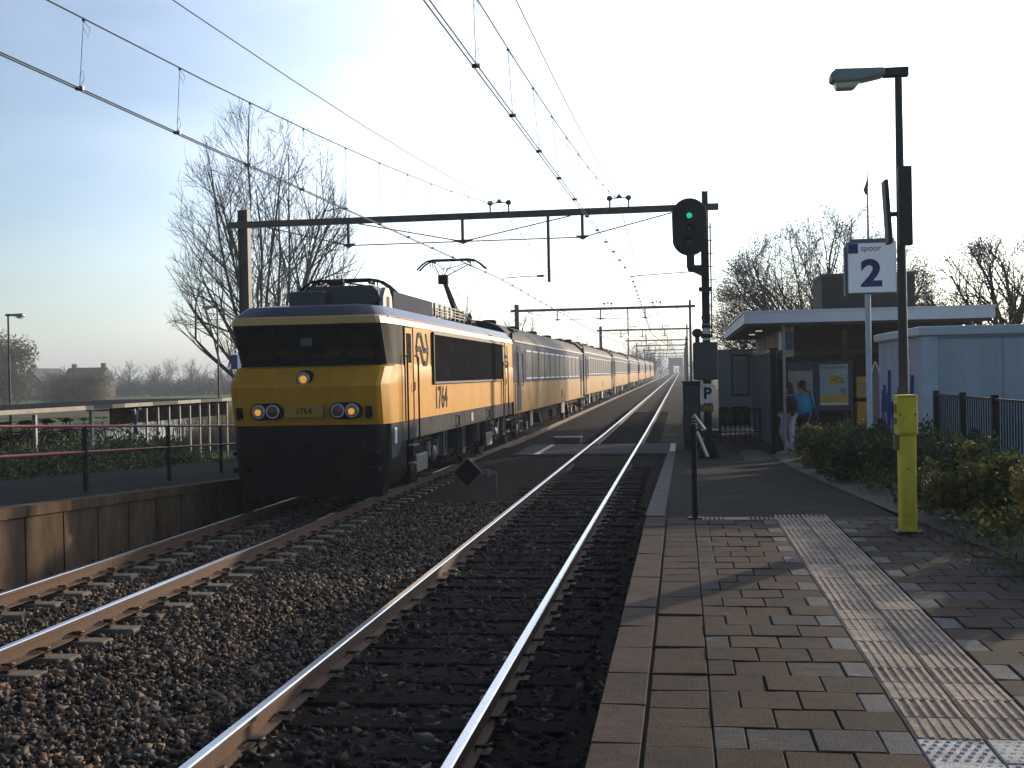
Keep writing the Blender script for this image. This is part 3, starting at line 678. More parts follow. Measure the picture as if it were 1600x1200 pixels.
MB().box((LX + .60, LY + 2.5, 3.50), (LX + 1.0, LY + 6.1, 3.86)).box((LX - 1.0, LY + 2.5, 3.50), (LX - .60, LY + 6.1, 3.86)).build('roof_locker', mat('roof_locker', (.018, .028, .065), rough=.7, spec=.05), loco, bevel=.02)
b = MB()
for xx in (LX + .98, LX + .55):
    for zz in (3.62, 3.69, 3.76, 3.83): b.bar((xx, LY + 6.4, zz), (xx, LY + 9.9, zz), .035, .018)
    for k in range(7): b.bar((xx, LY + 6.4 + k * .583, 3.55), (xx, LY + 6.4 + k * .583, 3.86), .05, .05)
b.build('resistor_rack', mat('rack_tan', (.34, .27, .17), rough=.5), loco)
for yy in (10.7, 12.4):
    MB().tube([(LX + .7, LY + yy, 3.55), (LX + .7, LY + yy, 3.92)], [.07, .04], 8).lathe([(.07, 3.70), (.09, 3.74), (.05, 3.78), (.08, 3.82), (.05, 3.86)], (LX + .7, LY + yy, 0), 10).build('insulator', RUST, loco)
MB().tube([(LX + .7, LY + 10.7, 3.93), (LX + .75, LY + 12.3, 3.72)], .025, 6).build('busbar', RUST, loco)
def panto(y, raised):
    PX = LX - .02
    fr = MB(); zb = 3.78
    for s0 in (-1, 1): fr.bar((PX + s0*.45, LY + y - .2, zb), (PX + s0*.45, LY + y + 2.0, zb), .07, .07)
    for yy in (-.1, 1.0, 1.9): fr.bar((PX - .5, LY + y + yy, zb), (PX + .5, LY + y + yy, zb), .07, .06)
    for s0 in (-1, 1):
        for yy in (0, 1.8): fr.lathe([(.05, 3.56), (.09, 3.66), (.05, 3.70), (.09, 3.74), (.05, 3.77)], (PX + s0*.45, LY + y + yy, 0), 10)
    p = fr.build('pantograph', LBLACK, loco)
    if raised: el = (PX - .12, LY + y + .35, 4.92); hd = 5.47; hy = y + 1.0
    else: el = (PX - .05, LY + y - .2, 3.95); hd = 4.06; hy = y + .3
    MB().tube([(PX, LY + y + 1.8, 3.85), el], [.075, .055], 8).tube([(PX + .12, LY + y + 1.8, 3.83), (el[0] + .1, el[1], el[2] - .12)], .02, 6).build('lower_arm', LBLACK, p)
    MB().box((el[0] - .14, el[1] - .08, el[2] - .13), (el[0] + .14, el[1] + .08, el[2] + .13)).build('elbow', LBLACK, p, bevel=.02)
    ua = MB(); hz_ = hd
    for s0 in (-1, 1):
        ua.tube([(el[0] + s0*.10, el[1], el[2] + .1), (PX + s0*.50, LY + hy, hz_ - .08)], .016, 6)
        if raised: ua.tube([(el[0] + s0*.03, el[1], el[2] + .1), (el[0] + .05 * s0, (el[1] + LY + hy) / 2, (el[2] + hz_) / 2 + .05), (PX + s0*.42, LY + hy, hz_ - .05)], .012, 6)
    if raised:
        ua.tube([(el[0] - .2, LY + (hy + y) / 2 + .2, el[2] + .28), (el[0], LY + hy - .3, el[2] + .36), (el[0] + .32, LY + (hy + y) / 2 + .2, el[2] + .25)], .01, 5)
        ua.tube([(el[0], el[1], el[2] + .1), (PX + .02, LY + hy, hz_ - .05)], .012, 5)
    ua.build('upper_arm', LBLACK, p)
    hb = MB()
    for yy in (-.16, .16):
        hb.tube([(PX - .98, LY + hy + yy, hz_ - .22), (PX - .82, LY + hy + yy, hz_ - .07), (PX - .68, LY + hy + yy, hz_ + .02), (PX - .5, LY + hy + yy, hz_ + .05), (PX + .5, LY + hy + yy, hz_ + .05), (PX + .68, LY + hy + yy, hz_ + .02), (PX + .82, LY + hy + yy, hz_ - .07), (PX + .98, LY + hy + yy, hz_ - .22)], .026, 8)
    for s0 in (-1, 1):
        hb.bar((PX + s0*.5, LY + hy - .17, hz_), (PX + s0*.5, LY + hy + .17, hz_), .05, .06)
        for xx in (.55, .62): hb.tube([(PX + s0*xx, LY + hy, hz_ + .02), (PX + s0*xx, LY + hy, hz_ - .18)], .012, 5)
    hb.build('collector_head', LBLACK, p, smooth=True)
panto(2.6, False); panto(12.7, True)

# ================================================================ COACHES
CB = mat('coach_blue', (.068, .090, .155), rough=.7, var=.12, scale=1.2, spec=.08)
CY = mat('coach_yellow', (.46, .25, .055), rough=.55, var=.2, scale=1.0, streak=(1, 1, .3), spec=.15)
CR_ = mat('coach_roof', (.16, .135, .105), rough=.7, var=.2, scale=1.2, spec=.15)
CW = mat('coach_window', (.040, .046, .058), rough=.45, var=.15, spec=.10)
CF = mat('glint_trim', (.85, .85, .83), rough=.35, spec=.8)  # sun glints on the window frames, painted as near-white dashes
CLEN = 26.4
def make_coach(y0):
    cx = XL
    t = thing('passenger_coach', (cx, y0, 0), 'first coach, directly behind the locomotive, blue above and yellow below', 'train coach', 'passenger coaches of the train')
    y1 = y0 + CLEN - .35; a0 = y0 + .3
    hw = 1.39
    sec = [(-hw + .02, 1.02), (hw - .02, 1.02), (hw, 1.25), (hw, 1.98), (hw, 2.9), (hw - .01, 3.22), (hw - .10, 3.42), (hw - .42, 3.72), (hw - .85, 3.88), (0, 3.94)]
    sec = sec + [(-x, z) for x, z in reversed(sec[2:-1])]
    col = []
    ns = len(sec)
    for j in range(ns):
        za = (sec[j][1] + sec[(j + 1) % ns][1]) / 2
        col.append(1 if za < 1.98 else 0 if za < 3.25 else 2)
    col[0] = 3
    b = MB().prism([(cx + x, z) for x, z in sec], 'y', a0, y1, mi=3, mis=col)
    b.build('body', [CB, CY, CR_, LBLACK], t, smooth=True)
    b = MB().box((cx + hw, a0 + .3, 3.235), (cx + hw + .02, y1 - .3, 3.29)).box((cx - hw - .02, a0 + .3, 3.235), (cx - hw, y1 - .3, 3.29)); b.build('cantrail', mat('cantrail_sunlit', (.62, .56, .45), rough=.4), t)  # pale strip paints in the sunlit band along the eaves
    # gangway bellows at both ends
    MB().box((cx - .75, y0 - .12, 1.05), (cx + .75, a0, 3.45)).box((cx - .75, y1, 1.05), (cx + .75, y0 + CLEN + .12, 3.45)).build('gangway', LBLACK, t, bevel=.05)
    MB().box((cx + hw - .09, a0 - .06, 1.0), (cx + hw + .004, a0 - .002, 3.5)).build('end_pillar', LBLACK, t)
    n = 11; ws = (y1 - a0 - 5.4) / n
    for s0 in (1, -1):
        X0, X1 = sorted((cx + s0 * (hw + .001), cx + s0 * (hw + .012)))
        for i in range(n):
            ya = a0 + 2.7 + i * ws
            wn = MB().box((X0, ya + .10, 2.13), (X1, ya + ws - .10, 2.98)).build('window', CW, t)
            if s0 > 0:
                tr = MB()
                for zz in (2.085, 2.985): tr.box((X0, ya + .22, zz), (X1 + .012, ya + ws - .22, zz + .045))
                tr.build('glint_trim', CF, wn)
        for yd in (a0 + .85, y1 - 1.65):
            d = MB().box((X0, yd, 1.10), (X1 + .004, yd + .82, 3.12)).build('door', CB, t, bevel=.004)
            MB().box((min(X0, X0 + s0*.02), yd + .2, 2.2), (max(X1 + .004, X1 + s0*.02), yd + .62, 2.95)).build('door_window', CW, d)
            if s0 > 0:
                for yh in (yd - .12, yd + .94): MB().tube([(X1, yh, 2.9), (X1 + .05, yh, 2.86), (X1 + .05, yh, 1.9), (X1, yh, 1.86)], .018, 6).build('handrail', LBLACK, t)
                MB().box((X1 - .25, yd + .1, .45), (X1 + .02, yd + .7, .48)).box((X1 - .25, yd + .1, .75), (X1 + .02, yd + .7, .78)).bar((X1 - .02, yd + .1, 1.05), (X1 + .02, yd + .1, .45), .03, .03).bar((X1 - .02, yd + .7, 1.05), (X1 + .02, yd + .7, .45), .03, .03).build('step', UNDERL, t)
    MB().box((cx + hw, a0 + 14.2, 1.25), (cx + hw + .006, a0 + 14.8, 1.62)).build('vent', LBLACK, t)
    MB().box((cx + hw, a0 + .35, 1.05), (cx + hw + .004, a0 + .48, 1.95)).build('seam', LBLACK, t)
    for i in range(5):
        yy = a0 + 2 + i * 5.4
        MB().lathe([(.24, 3.86), (.25, 3.95), (.20, 4.0), (.1, 4.01)], (cx + .35, yy, 0), 12).build('roof_vent', UNDER, t, smooth=True)
    for yy in (a0 + 1.6,): MB().prism([(cx + 1.0, 3.70), (cx + 1.2, 3.60), (cx + 1.22, 3.64), (cx + 1.02, 3.75)], 'y', yy, yy + .9).build('roof_panel', LBLACK, t)
    MB().box((cx - 1.1, a0 + .4, .80), (cx + 1.1, y1 - .4, 1.02)).box((cx - 1.15, a0 + 8.5, .42), (cx + 1.15, a0 + 11.5, .8)).box((cx - 1.15, a0 + 13, .5), (cx + 1.15, a0 + 14.6, .8)).build('underframe', UNDER, t)
    for ya, yb_, zl in ((5.2, 6.0, .42), (16, 17.4, .5)): MB().box((cx + .9, a0 + ya, zl), (cx + 1.22, a0 + yb_, .98)).build('equipment_box', UNDERL, t, bevel=.02)
    for ya in (7.5, 18.4): MB().bar((cx + 1.2, a0 + ya, 1.0), (cx + 1.2, a0 + ya + .85, .45), .06, .06).build('strut', UNDERL, t)
    for yc in (a0 + 3.4, y1 - 3.4):
        bg_ = MB()
        for s0 in (-1, 1): bg_.prism([(yc-1.7, .55), (yc-1.0, .42), (yc+1.0, .42), (yc+1.7, .55), (yc+1.7, .72), (yc-1.7, .72)], 'x', cx + s0*1.0 - .05, cx + s0*1.0 + .05)
        bg_.box((cx - .99, yc - .3, .5), (cx + .99, yc + .3, .7))
        bo = bg_.build('bogie', UNDER, t)
        for yw in (-1.25, 1.25):
            wl = MB()
            for s0 in (-1, 1): wl.lathe([(.45, -.06), (.45, .03), (.48, .06)], (cx + s0*G, yc + yw, .47), 22, axis='x')
            wl.tube([(cx - .8, yc + yw, .47), (cx + .8, yc + yw, .47)], .07, 8); wl.build('wheelset', UNDER, bo, smooth=True)
            MB().box((cx + 1.05, yc + yw - .16, .36), (cx + 1.18, yc + yw + .16, .62)).tube([(cx + 1.16, yc + yw - .35, .85), (cx + 1.16, yc + yw - .15, .4)], .03, 6).build('axle_box', UNDERL, bo, bevel=.02)
    return t
coach = make_coach(35.45)
ordn = ['second', 'third', 'fourth', 'fifth', 'sixth']
for i in range(1, 7):
    lab = ordn[i - 1] + ' coach counted from the locomotive, blue over yellow' if i < 6 else 'last coach at the far hazy end of the train'
    copy_tree(coach, (XL, 35.45 + (CLEN + .12) * i, rise(35.45 + (CLEN + .12) * i + 13)), label=lab)

# ================================================================ OVERHEAD LINE
def gantry(y, x0, x1, label, zb=7.72, wide=.36, narrow=.2):
    t = thing('catenary_gantry', ((x0 + x1) / 2, y, 0), label, 'gantry', 'overhead line gantries')
    wf_ = (x1 - x0) / 16.16
    for x, w_ in ((x0, wide), (x1, narrow)):
        g0 = -.4 if x < 0 else 0
        b = MB().box((x - w_/2, y - .17, g0), (x - w_/2 + .03, y + .17, zb + .55)).box((x + w_/2 - .03, y - .17, g0), (x + w_/2, y + .17, zb + .55)).box((x - w_/2 + .03, y - .02, g0), (x + w_/2 - .03, y + .02, zb + .55))
        b.box((x - .35, y - .35, g0 - .3), (x + .35, y + .35, g0 + .25)); b.build('mast', MAST, t)
    b = MB().box((x0 - .5, y - .19, zb - .11), (x1 + .45, y - .172, zb + .11)).box((x0 - .5, y - .172, zb + .085), (x1 + .45, y - .06, zb + .11)).box((x0 - .5, y - .172, zb - .11), (x1 + .45, y - .06, zb - .085))
    b.build('beam', MAST, t)
    hx = [x0 + 3.84 * wf_, x0 + 7.9 * wf_, x0 + 12.04 * wf_]
    for i, x in enumerate(hx):
        MB().tube([(x, y - .12, zb - .11), (x, y - .12, zb - .82)], .055, 8).prism([(x - (.38 if i == 1 else .26), zb - .80), (x, zb - .95), (x + (.38 if i == 1 else .26), zb - .80)], 'y', y - .18, y - .06).build('strut', MAST, t)
    r = MB(); zl = zb - .86; Y_ = y - .12
    for p, q in (((x0 + .9, zb - .12), (hx[0], zl)), ((hx[0], zl), (hx[1], zl)), ((hx[1], zl), (hx[2], zl)), ((hx[2], zl), (x1 - 1.0, zb - .12)), ((hx[0] + .4, zb - .12), (hx[1], zl)), ((hx[1], zl), (hx[2] - .4, zb - .12))):
        r.tube([(p[0], Y_, p[1]), (q[0], Y_, q[1])], .022, 6)
    r.build('tie_rod', MAST, t)
    for xc in (-6.09, -1.99):
        ins = MB()
        for s0 in (-1, 1):
            ins.bar((xc + s0*.32, Y_, zb + .10), (xc + s0*.32, Y_, zb + .40), .05, .05); ins.lathe([(.05, zb + .34), (.10, zb + .38), (.10, zb + .46), (.05, zb + .50)], (xc + s0*.32, Y_, 0), 10)
        ins.bar((xc - .32, Y_, zb + .42), (xc + .32, Y_, zb + .42), .03, .03); ins.prism([(xc - .12, zb + .42), (xc + .12, zb + .42), (xc, zb + .56)], 'y', Y_ - .05, Y_ + .05)
        ins.build('insulator_frame', MAST, t)
    dx = -4.42
    MB().tube([(dx, Y_, zb - .1), (dx, Y_, zb - 2.35)], .055, 8).build('drop_tube', MAST, t)
    a = MB().tube([(dx - .1, Y_, zb - 2.13), (dx - .75, Y_, zb - 2.13), (-6.0, Y_, zb - 2.17)], .016, 6).lathe([(.03, -.22), (.05, -.18), (.03, -.14), (.05, -.10), (.03, -.06), (.05, -.02), (.03, .02)], (dx - .2, Y_, zb - 2.13), 8, axis='x').tube([(-6.0, Y_, zb - 2.17), (-6.03, Y_, zb - 2.27)], .014, 5)
    a.build('registration_arm', MAST, t)
    a = MB().tube([(x1 - .1, Y_, zb - 2.14), (-.4, Y_, zb - 2.18), (-1.62, Y_, zb - 2.24)], .016, 6).tube([(-1.62, Y_, zb - 2.24), (-1.64, Y_, zb - 2.30)], .014, 5); a.build('registration_arm', MAST, t)
    return t
GY = [40.5, 101, 152.5, 204, 243, 295, 350, 410]
gantry(40.5, -15.29, .87, 'nearest gantry over the tracks, thick left mast by the bare tree')
gantry(101, -13.9, .78, 'second gantry over the tracks, its left mast rising above the first coach')
gantry(152.5, -10.2, .75, 'third gantry over the tracks, left mast above the second coach')
gl = ['fourth', 'fifth', 'sixth', 'seventh', 'eighth']
for i, gy in enumerate(GY[3:]): gantry(gy, -8.95, .8, gl[i] + ' gantry counted from the platform, small and hazy far down the line', wide=.24)
# wires, span by span
def wirespan(ya, yb, xs0, side, label):
    # side: -6.45 or -2.115
    t = thing('overhead_line', (xs0[0], ya, 5.5), label, 'overhead wires', 'overhead wire spans')
    L_ = yb - ya; n = 16; ym = (ya + yb) / 2
    cx = lambda y: xs0[0] + (xs0[1] - xs0[0]) * (y - ya) / L_
    sg = 1.94 * (L_ / 78.5) ** 2 if L_ < 70 else 1.94
    zmin = 8.06 - sg
    mx = lambda y: xs0[2] + (xs0[3] - xs0[2]) * (y - ya) / L_
    mz = lambda y: zmin + sg * ((y - ym) / (L_ / 2)) ** 2
    rr = .0085 if ya < 50 else .011
    for d in (-.025, .025): MB().tube([(cx(ya) + d, ya, 5.50), (cx(yb) + d, yb, 5.50)], rr, 6).build('contact_wire', WIRE, t)
    MB().tube([(mx(ya + L_ * i / n), ya + L_ * i / n, mz(ya + L_ * i / n)) for i in range(n + 1)], rr * 1.1, 6).build('messenger_wire', WIRE, t)
    k = int(L_ / 2.45)
    for i in range(1, k):
        y = yb - 3.2 - 2.48 * (i - 1)
        if y < ya + 2 or y < 3: continue
        b = MB().tube([(mx(y), y, mz(y)), (cx(y), y, 5.515)], .004 if ya < 50 else .006, 5)
        b.blob((mx(y), y, mz(y) - .01), .022, 6); b.box((cx(y) - .045, y - .02, 5.49), (cx(y) + .045, y + .02, 5.53))
        if ya < 50:
            b.tube([(mx(y), y, mz(y) - .02), (mx(y) + .05, y + .05, mz(y) - .1), (mx(y) + .03, y + .04, mz(y) - .2), (mx(y), y, mz(y) - .1)], .0035, 4)
            b.tube([(cx(y), y, 5.52), (cx(y) + .03, y + .05, 5.62), (cx(y) + .02, y + .04, 5.72), (cx(y), y, 5.64)], .0035, 4)
        b.build('dropper', WIRE, t)
sp = [-38, 40.5, 101, 152.5, 204, 243]
names = ['nearest span', 'second span', 'third span', 'fourth span', 'fifth span']
for i in range(5):
    za = (-7.60, -6.05, -7.35, -6.09) if i == 0 else ((-6.05, -6.85, -6.09, -6.09) if i % 2 else (-6.85, -6.05, -6.09, -6.09))
    wirespan(sp[i], sp[i+1], za, 0, names[i] + ' of overhead wires above the locomotive track')
    za = (-2.95, -1.64, -2.36, -1.99) if i == 0 else ((-1.64, -2.5, -1.99, -1.99) if i % 2 else (-2.5, -1.64, -1.99, -1.99))
    wirespan(sp[i], sp[i+1], za, 1, names[i] + ' of overhead wires above the empty right track')
for (xa, xb, lab) in ((-6.6, -6.09, 'single high feeder wire running above the locomotive track'), (-2.1, -1.99, 'single high feeder wire running above the empty right track')):
    pts = [(xa + (xb - xa) * (y + 28) / 68.5, y, 6.97 + .00101 * (y - 6) ** 2) for y in [-28 + 68.5 * i / 16 for i in range(17)]]
    tag(MB().tube(pts, .008, 6).build('feeder_wire', WIRE, org=pts[0]), lab, 'wire')

# ================================================================ SIGNAL, SIGNS, SMALL FURNITURE
SY = 27.6; SX = .57; SG = plat_r(SY)
sg = thing('railway_signal', (SX, SY, SG), 'tall black railway signal with oval head showing a green light', 'signal')
b = MB().box((SX - .085, SY - .085, SG), (SX - .06, SY + .085, 5.25)).box((SX + .06, SY - .085, SG), (SX + .085, SY + .085, 5.25)).box((SX - .06, SY - .015, SG), (SX + .06, SY + .015, 5.25))
for zz, ww in ((4.05, .30), (3.2, .2), (3.4, .2), (2.98, .24)): b.box((SX - ww/2, SY - .11, zz), (SX + ww/2, SY + .11, zz + .09))
b.tube([(SX + .13, SY - .1, 3.0), (SX + .13, SY - .1, 5.6)], .018, 6)
for k in range(9): b.bar((SX + .08, SY - .1, 3.1 + .3*k), (SX + .19, SY - .1, 3.1 + .3*k), .018, .018)
b.prism([(SX - .28, SG - .05), (SX + .28, SG - .05), (SX + .12, SG + .42), (SX - .12, SG + .42)], 'y', SY - .14, SY + .14)
b.build('mast', DARK, sg)
MB().box((SX - .075, SY - .09, 2.92), (SX + .075, SY - .086, 3.3)).build('white_band', WHITE, sg)
hx_, hz0 = .235, 5.50
pl = []
for k in range(28):
    t = 2 * math.pi * k / 28; pl.append((hx_ + .395 * math.cos(t), hz0 + (.26 if math.sin(t) > 0 else -.26) + .395 * math.sin(t)))
hd = MB().prism(pl, 'y', SY - .30, SY - .26).build('signal_head', DARK, sg, bevel=.008)
MB().box((hx_ - .13, SY - .26, 5.05), (hx_ + .13, SY + .02, 6.0)).build('lamp_case', DARK, hd, bevel=.02)
GRN = mat('signal_green', (.0, .55, .34), rough=.2, emit=.9, var=.8, scale=34)
OFFL = mat('signal_off', (.012, .012, .013), rough=.15)
for i, (zz, m_) in enumerate(((5.76, GRN), (5.47, OFFL), (5.18, OFFL))):
    MB().lathe([(.02, -.315), (.045, -.312), (.066, -.302)], (hx_, SY, zz), 18, axis='y').build('lens', m_, hd, smooth=True)
    h_ = MB()
    for k in range(9):
        t0 = math.pi * k / 8
        h_.bar((hx_ + .115*math.cos(t0), SY - .30, zz + .115*math.sin(t0)), (hx_ + .115*math.cos(t0), SY - .46, zz + .115*math.sin(t0) - .01), .05, .012, up=(math.cos(t0), 0, math.sin(t0)))
    h_.build('hood', DARK, hd)
MB().box((hx_ - .08, SY - .29, 4.58), (hx_ + .10, SY - .1, 4.95)).prism([(hx_ - .06, 4.52), (hx_ + .1, 4.47), (SX - .06, 4.38), (SX - .06, 4.64), (hx_ - .06, 4.64)], 'y', SY - .22, SY - .06).build('bracket', DARK, sg, bevel=.01)
MB().box((.26, SY - .30, 2.02), (.82, SY - .10, 2.88)).build('relay_box', mat('relay_box', (.045, .05, .058), rough=.5), sg, bevel=.04)
MB().tube([(.365, SY - .2, 2.86), (.365, SY - .2, 3.02)], .05, 8).blob((.365, SY - .2, 3.09), (.12, .10, .105), 14).build('bell', DARK, sg, smooth=True)
pp = MB().box((.44, SY - .16, 1.49), (.685, SY - .145, 1.93)).build('letter_plate', mat('plate_white', (.72, .75, .8), rough=.5), sg, bevel=.004)
text('letter', 'P', .36, LBLACK, pp, (.57, SY - .164, 1.70), FACE_CAM, .002, bold=.012)
for xx in (.50, .62):
    for zz in (1.53, 1.88): MB().lathe([(.012, -.004), (.012, .004)], (xx, SY - .162, zz), 8, axis='y').build('screw', LBLACK, pp)
np_ = MB().box((.40, SY - .16, 1.29), (.70, SY - .146, 1.46)).build('number_plate', mat('plate_dull_yellow', (.10, .085, .02), rough=.6), sg)
text('plate_number', '753', .13, mat('plate_number_yellow', (.42, .36, .06), rough=.5), np_, (.57, SY - .163, 1.375), FACE_CAM, .002)
# ladder struts at the foot
ST = mat('strut_steel', (.55, .52, .48), rough=.3, metal=.4, var=.1)
t = thing('signal_ladder', (.35, 26.7, plat_r(26.7)), 'short diagonal ladder of pale struts and rungs at the foot of the signal', 'ladder')
MB().bar((.26, 26.9, 1.24), (.49, 26.6, .92), .05, .05).build('stile', ST, t)
MB().bar((.32, 26.9, .86), (.53, 26.5, .33), .06, .05).build('stile', ST, t)
for k in range(4): MB().bar((.20 + .012*k, 26.7, 1.20 - .075*k), (.31 + .014*k, 26.7, 1.20 - .075*k), .025, .02).build('rung', ST, t)
MB().bar((.25, 26.75, 1.22), (.25, 26.75, .26), .06, .06).build('post', DARK, t)
# equipment cabinets beside the signal
t = thing('equipment_cabinet', (.2, 33.9, 0), 'dark trackside equipment cabinet behind the signal foot', 'cabinet')
c_b = MB().box((.02, 33.7, .25), (.50, 34.1, 1.90)).box((-.0, 33.66, 1.90), (.52, 34.14, 1.95)).box((.05, 33.75, 0), (.47, 34.05, .25)).build('case', DARK, t, bevel=.01)
MB().box((.05, 33.69, .32), (.47, 33.699, 1.84)).build('door', mat('cabinet_door', (.03, .034, .04), rough=.5), t)
MB().blob((.12, 33.68, 1.2), .02, 8).build('handle', GALV, t)
# platform end post
t = thing('barrier_post', (.11, 12.18, .72), 'slim black post at the platform end beside the ribbed tiles', 'post')
MB().box((.08, 12.15, .70), (.135, 12.21, 1.66)).build('post', DARK, t, bevel=.006)
MB().box((.04, 12.11, .715), (.18, 12.25, .735)).build('base_plate', DARK, t)
MB().blob((.1075, 12.18, 1.67), (.035, .035, .02), 10).build('cap', DARK, t, smooth=True)
# yellow column
YP = mat('column_yellow', (.82, .60, .035), rough=.6, var=.22, scale=6, bump=.15, streak=(2, 2, .5))
t = thing('yellow_column', (1.99, 11.1, .72), 'yellow metal column with wider box on top at the foot of the lamp post', 'column')
MB().box((1.925, 11.03, .735), (2.065, 11.19, 1.60)).build('shaft', YP, t, bevel=.008)
MB().box((1.905, 11.0, 1.605), (2.075, 11.22, 1.965)).build('head_box', YP, t, bevel=.01)
MB().box((1.885, 11.05, 1.47), (1.93, 11.15, 1.60)).box((1.893, 11.06, 1.70), (1.906, 11.14, 1.76)).box((1.893, 11.06, 1.80), (1.906, 11.14, 1.88)).build('side_bracket', mat('bracket_olive', (.16, .14, .02), rough=.6), t)
MB().box((1.88, 11.0, .718), (2.11, 11.22, .734)).build('base_plate', DARK, t)
MB().box((1.930, 11.024, 1.64), (2.055, 11.029, 1.65)).box((1.915, 10.996, 1.62), (2.065, 10.9995, 1.625)).box((1.915, 10.996, 1.945), (2.065, 10.9995, 1.95)).build('seam', mat('bracket_olive', (.16, .14, .02)), t)
MB().lathe([(.008, -.004), (.008, .002)], (1.925, 10.998, 1.79), 8, axis='y').lathe([(.008, -.004), (.008, .002)], (2.055, 10.998, 1.79), 8, axis='y').lathe([(.007, -.004), (.007, .002)], (1.995, 11.028, 1.3), 8, axis='y').build('screw', DARK, t)
MB().box((1.94, 11.025, .80), (2.05, 11.029, 1.02)).build('hatch', mat('column_hatch', (.70, .52, .03), rough=.6, var=.25, scale=8), t)
for xx, yy in ((1.89, 11.3), (2.10, 11.3), (1.90, 11.02), (2.09, 11.02)): MB().lathe([(.014, .733), (.014, .75), (.006, .757)], (xx, yy, 0), 8).build('bolt', GALV, t)
# platform lamp
LP = mat('lamp_pole', (.055, .05, .048), rough=.5, var=.2)
BOWL = mat('lamp_bowl', (.72, .64, .48), rough=.25, var=.05)
def lamp(x, y, zg, ztop, s0, label, sc_=1.0):
    t = thing('platform_lamp', (x, y, zg), label, 'street lamp', 'platform lamps')
    MB().tube([(x, y, zg), (x, y, zg + 1.5), (x, y, ztop - .06)], [.05*sc_, .045*sc_, .034*sc_], 12).build('pole', LP, t, smooth=True)
    a = ztop
    MB().box((min(x - s0*.09, x + s0*.14), y - .045, a - .085), (max(x - s0*.09, x + s0*.14), y + .045, a)).build('bracket', LP, t, bevel=.012)
    e0, e1 = x + s0*.13, x + s0*.62
    pr = [(e0, a - .075), (x + s0*.34, a - .115), (x + s0*.56, a - .125), (e1, a - .10), (e1 + s0*.0, a - .035), (x + s0*.57, a + .005), (e0, a - .005)]
    if s0 < 0: pr = pr[::-1]
    MB().prism(pr, 'y', y - .095, y + .095).build('lamp_head', GALV if False else mat('lamp_head_grey', (.30, .32, .34), rough=.4), t, bevel=.02)
    pr = [(x + s0*.34, a - .118), (x + s0*.585, a - .118), (x + s0*.56, a - .178), (x + s0*.40, a - .178)]
    MB().prism(pr, 'y', y - .075, y + .075).build('bowl', BOWL, t, bevel=.015)
    return t
lamp(2.035, 11.42, .72, 4.985, -1, 'tall lamp post with its head over the platform, behind the yellow column')
SPK = mat('speaker_grey', (.055, .056, .055), rough=.6, var=.15)
t = thing('loudspeaker', (2.04, 11.42, 3.32), 'flat dark column loudspeaker facing the camera on the lamp post', 'loudspeaker', 'loudspeakers on the lamp post')
MB().box((1.985, 11.22, 3.325), (2.105, 11.31, 4.045)).build('case', SPK, t, bevel=.008)
MB().box((2.0, 11.31, 3.5), (2.06, 11.40, 3.54)).box((2.0, 11.31, 3.85), (2.06, 11.40, 3.89)).build('bracket', LP, t)
g_ = MB()
for k in range(22): g_.box((2.0, 11.215, 3.37 + .029*k), (2.09, 11.2195, 3.385 + .029*k))
g_.build('grille', SPK, t)
t = thing('loudspeaker', (1.935, 11.5, 3.37), 'narrow loudspeaker seen edge on at the left side of the lamp post, tilted', 'loudspeaker', 'loudspeakers on the lamp post')
MB().add([(1.925,11.42,3.37),(1.965,11.42,3.37),(1.965,11.62,3.37),(1.925,11.62,3.37),(1.895,11.42,3.96),(1.93,11.42,3.96),(1.93,11.62,3.96),(1.895,11.62,3.96)], [(0,3,2,1),(4,5,6,7),(0,1,5,4),(1,2,6,5),(2,3,7,6),(3,0,4,7)]).build('case', SPK, t, bevel=.006)
MB().box((1.94, 11.46, 3.62), (2.02, 11.50, 3.66)).build('bracket', LP, t)
# track number sign
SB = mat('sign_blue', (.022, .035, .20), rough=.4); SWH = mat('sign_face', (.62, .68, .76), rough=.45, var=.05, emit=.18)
t = thing('platform_sign', (2.88, 19.05, .4), 'white box sign with large blue 2 on a pale pole above the shrubs', 'sign')
MB().tube([(2.88, 19.06, .35), (2.88, 19.06, 3.4)], .045, 10).build('pole', mat('pole_white', (.62, .66, .70), rough=.4), t, smooth=True)
sb = MB().box((2.56, 19.0, 3.36), (3.31, 19.16, 4.17)).box((2.53, 19.02, 3.33), (2.56, 19.14, 4.10)).box((2.62, 19.02, 4.17), (3.29, 19.14, 4.22)).build('sign_box', mat('sign_case', (.20, .22, .25), rough=.5), t, bevel=.01)
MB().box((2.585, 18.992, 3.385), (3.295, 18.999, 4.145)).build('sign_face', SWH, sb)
MB().box((2.587, 18.985, 3.99), (2.735, 18.991, 4.143)).build('blue_square', SB, sb)
text('word', 'spoor', .13, mat('sign_grey', (.10, .11, .13), rough=.5), sb, (2.93, 18.988, 4.065), FACE_CAM, .002)
text('numeral', '2', .56, SB, sb, (2.93, 18.988, 3.66), FACE_CAM, .002, sx=1.12, bold=.022)
# left platform sign
t = thing('platform_sign', (-15.6, 40, .0), 'partly hidden white and blue box sign on a pale pole beside the locomotive, left platform', 'sign')
MB().tube([(-15.42, 40, -.5), (-15.42, 40, 2.75)], .05, 10).build('pole', mat('pole_white', (.62, .66, .70), rough=.4), t, smooth=True)
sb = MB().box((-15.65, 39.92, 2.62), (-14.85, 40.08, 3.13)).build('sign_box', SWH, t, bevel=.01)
MB().box((-15.655, 39.90, 2.615), (-15.42, 39.915, 3.125)).build('blue_square', SB, sb)
